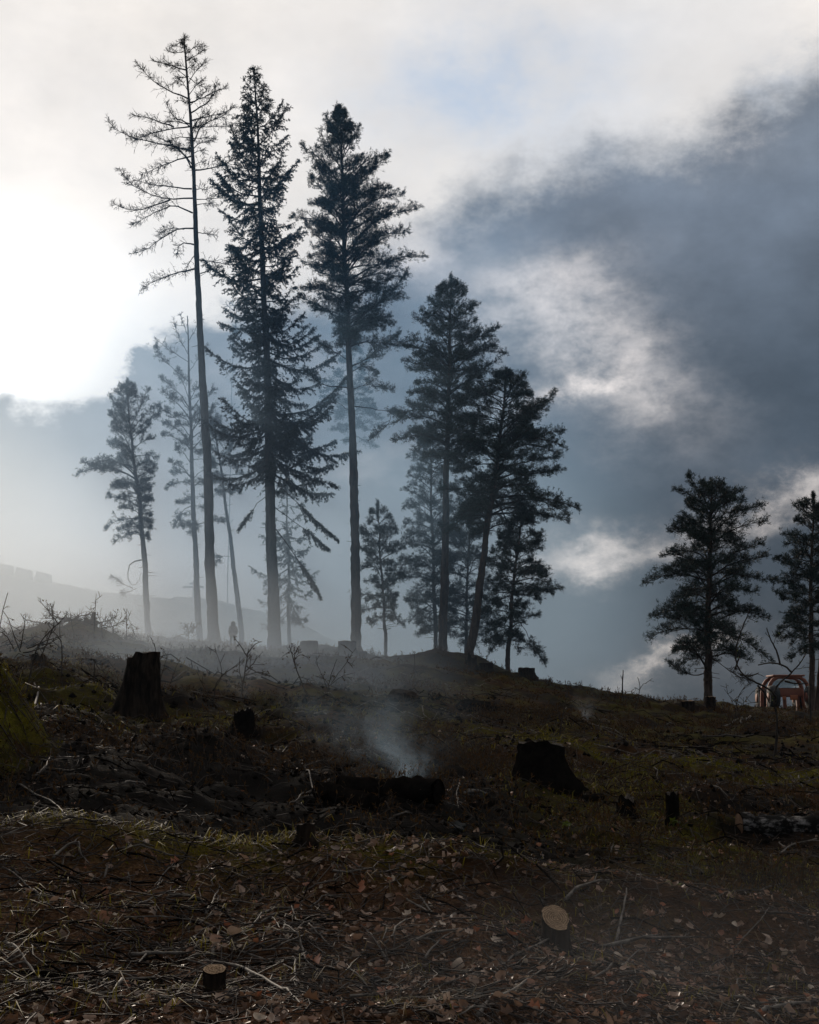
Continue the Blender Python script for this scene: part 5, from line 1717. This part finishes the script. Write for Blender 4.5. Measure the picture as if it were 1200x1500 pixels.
def green_leaf(px, py, s_px, seed, label):
    """a small green maple-like seedling leaf"""
    rng = np.random.default_rng(seed)
    p = ground_at(px, py); k = p[1] / F
    root = thing('green_seedling', label, 'seedling', tuple(p))
    a = Acc(); a.sticks([[0, 0, -0.01]], [[0.005, 0, s_px * k * 0.7]], 0.0025, 0.0015); a.obj('stem', M['twig_bark'], root)
    th = np.linspace(0, 2 * np.pi, 11)[:-1]
    for q in range(3):
        b = Acc()
        rr = np.where(np.arange(10) % 2 == 0, 1.0, 0.45) * s_px * k * 0.5
        c = np.array([rng.normal(0, 0.3), rng.normal(0, 0.3), 0.75]) * s_px * k
        tl = rng.normal(0, 0.5, 2)
        V = np.stack([np.cos(th) * rr, np.sin(th) * rr, tl[0] * np.cos(th) * rr + tl[1] * np.sin(th) * rr - 0.25 * rr], 1) + c
        j = np.arange(10)
        b.add(np.vstack([V, c[None]]), np.stack([np.full(10, 10), j, (j + 1) % 10], -1))
        b.obj('leaf', M['green_leaf'], root)


green_leaf(828, 1218, 16, 1, 'bright green seedling left of the narrow upright stub')
green_leaf(985, 1214, 15, 2, 'green seedling growing at the foot of the narrow upright stub')
green_leaf(985, 1304, 14, 3, 'green seedling among fallen leaves right of the pale sawn stump')

# ------------------------------------------------------------------ haze and smoke
def volume_mat(name, color, aniso, density=None):
    m = bpy.data.materials.new(name)
    m.use_nodes = True
    t = NT(m.node_tree)
    t.n.clear()
    out = t.new('ShaderNodeOutputMaterial')
    pv = t.new('ShaderNodeVolumePrincipled')
    pv.inputs['Color'].default_value = tuple(color) + (1,)
    pv.inputs['Anisotropy'].default_value = aniso
    if density is not None: pv.inputs['Density'].default_value = density
    t.put(out.inputs['Volume'], pv.outputs[0])
    return m, t, pv


m, t, pv = volume_mat('haze', (0.50, 0.68, 0.92), 0.3, 0.00014)
a = Acc()
box_acc(a, (0, 380, 8.5), (1640, 900, 69))
kind(a.obj('haze', m), 'stuff')


def smoke(name, c, half, D, nscale, color=(0.86, 0.91, 0.97), aniso=0.5, noise_lo=0.35, noise_hi=0.7, rise=False, shear=0.0, power=1.0, step=1.0):
    m, t, pv = volume_mat(name, color, aniso)
    tcn = t.new('ShaderNodeTexCoord')
    p = tcn.outputs['Object']
    if rise:
        s = t.new('ShaderNodeSeparateXYZ'); t.put(s.inputs[0], p)
        h = t.lin(s.outputs[2], -1, 1)
        g = t.new('ShaderNodeNewGeometry')
        n = t.noise(g.outputs['Position'], nscale, 4, 0.62, 1.2)
        x = t.m('ADD', s.outputs[0], t.m('MULTIPLY', h, shear))
        wv = t.m('MULTIPLY', t.m('SUBTRACT', n, 0.5), t.m('MULTIPLY', h, 1.1))
        x = t.m('ADD', x, wv)
        wd = t.m('ADD', 0.035, t.m('MULTIPLY', h, 0.78))
        q = t.m('ADD', t.m('POWER', t.m('DIVIDE', x, wd), 2.0), t.m('POWER', t.m('DIVIDE', s.outputs[1], wd), 2.0))
        d = t.m('POWER', math.e, t.m('MULTIPLY', q, -1.6))
        d = t.m('MULTIPLY', d, t.m('POWER', t.m('SUBTRACT', 1.0, h, clamp=True), 1.4))
        d = t.m('DIVIDE', d, t.m('ADD', 0.12, h))
        d = t.m('MULTIPLY', d, t.smooth(n, noise_lo, noise_hi))
        edge_ = t.m('SUBTRACT', 1.0, t.m('MULTIPLY', s.outputs[0], s.outputs[0]), clamp=True)
        d = t.m('MULTIPLY', d, edge_)
    else:
        r2 = t.vm('DOT_PRODUCT', p, p)
        d = t.m('POWER', t.m('SUBTRACT', 1.0, r2, clamp=True), 1.3 * power)
        g = t.new('ShaderNodeNewGeometry')
        n = t.noise(g.outputs['Position'], nscale, 2, 0.55)
        d = t.m('MULTIPLY', d, t.smooth(n, noise_lo, noise_hi, 0.35, 1.3))
    t.put(pv.inputs['Density'], t.m('MULTIPLY', d, D))
    m.cycles.volume_step_rate = step
    bm = bmesh.new()
    if rise: bmesh.ops.create_cube(bm, size=2.0)
    else: bmesh.ops.create_icosphere(bm, subdivisions=3, radius=1.03)
    me = bpy.data.meshes.new(name); bm.to_mesh(me); bm.free()
    me.materials.append(m)
    o = link(name, me)
    o.location = c; o.scale = half
    return kind(o, 'stuff')


# smoke bank drifting among the trees, thicker to the left and over the valley behind the crest
smoke('smoke', (-22, 86, 6), (38, 34, 26), 0.028, 0.06, color=(0.72, 0.86, 1.0))
smoke('smoke', (-84, 150, 8), (66, 60, 36), 0.045, 0.05, color=(0.95, 0.96, 0.97))
smoke('smoke', (-15, 62, 4), (19, 26, 5.5), 0.044, 0.14, color=(0.85, 0.92, 1.0))
smoke('smoke', (2, 76, 7), (14, 22, 22), 0.020, 0.06, color=(0.55, 0.78, 1.0))
smoke('smoke', (-6, 80, 15), (23, 24, 26), 0.019, 0.05, color=(0.22, 0.55, 1.0), aniso=0.2)
smoke('smoke', (-5.5, 42, 2.8), (8, 17, 1.8), 0.04, 0.3, color=(0.7, 0.84, 1.0))
smoke('smoke', (2.2, 6.2, 0.35), (3.2, 2.6, 0.8), 0.026, 0.8, color=(0.85, 0.9, 0.97))
# small plumes
pl = ground_at(612, 1150)
smoke('smoke', (pl[0] - 0.05, pl[1] + 0.15, pl[2] + 0.62), (1.9, 1.1, 0.66), 0.72, 2.4, rise=True, shear=0.36, noise_lo=0.40, noise_hi=0.66, color=(0.60, 0.80, 1.0))
pl = ground_at(865, 1062)
smoke('smoke', (pl[0], pl[1] + 0.3, pl[2] + 0.55), (0.7, 0.6, 0.65), 0.7, 2.2, rise=True, shear=0.25, color=(0.8, 0.88, 0.97))
pl = ground_at(362, 1024)
smoke('smoke', (pl[0], pl[1], pl[2] + 0.75), (1.6, 1.4, 0.95), 0.25, 1.2, rise=True, shear=0.3, color=(0.85, 0.9, 0.97))
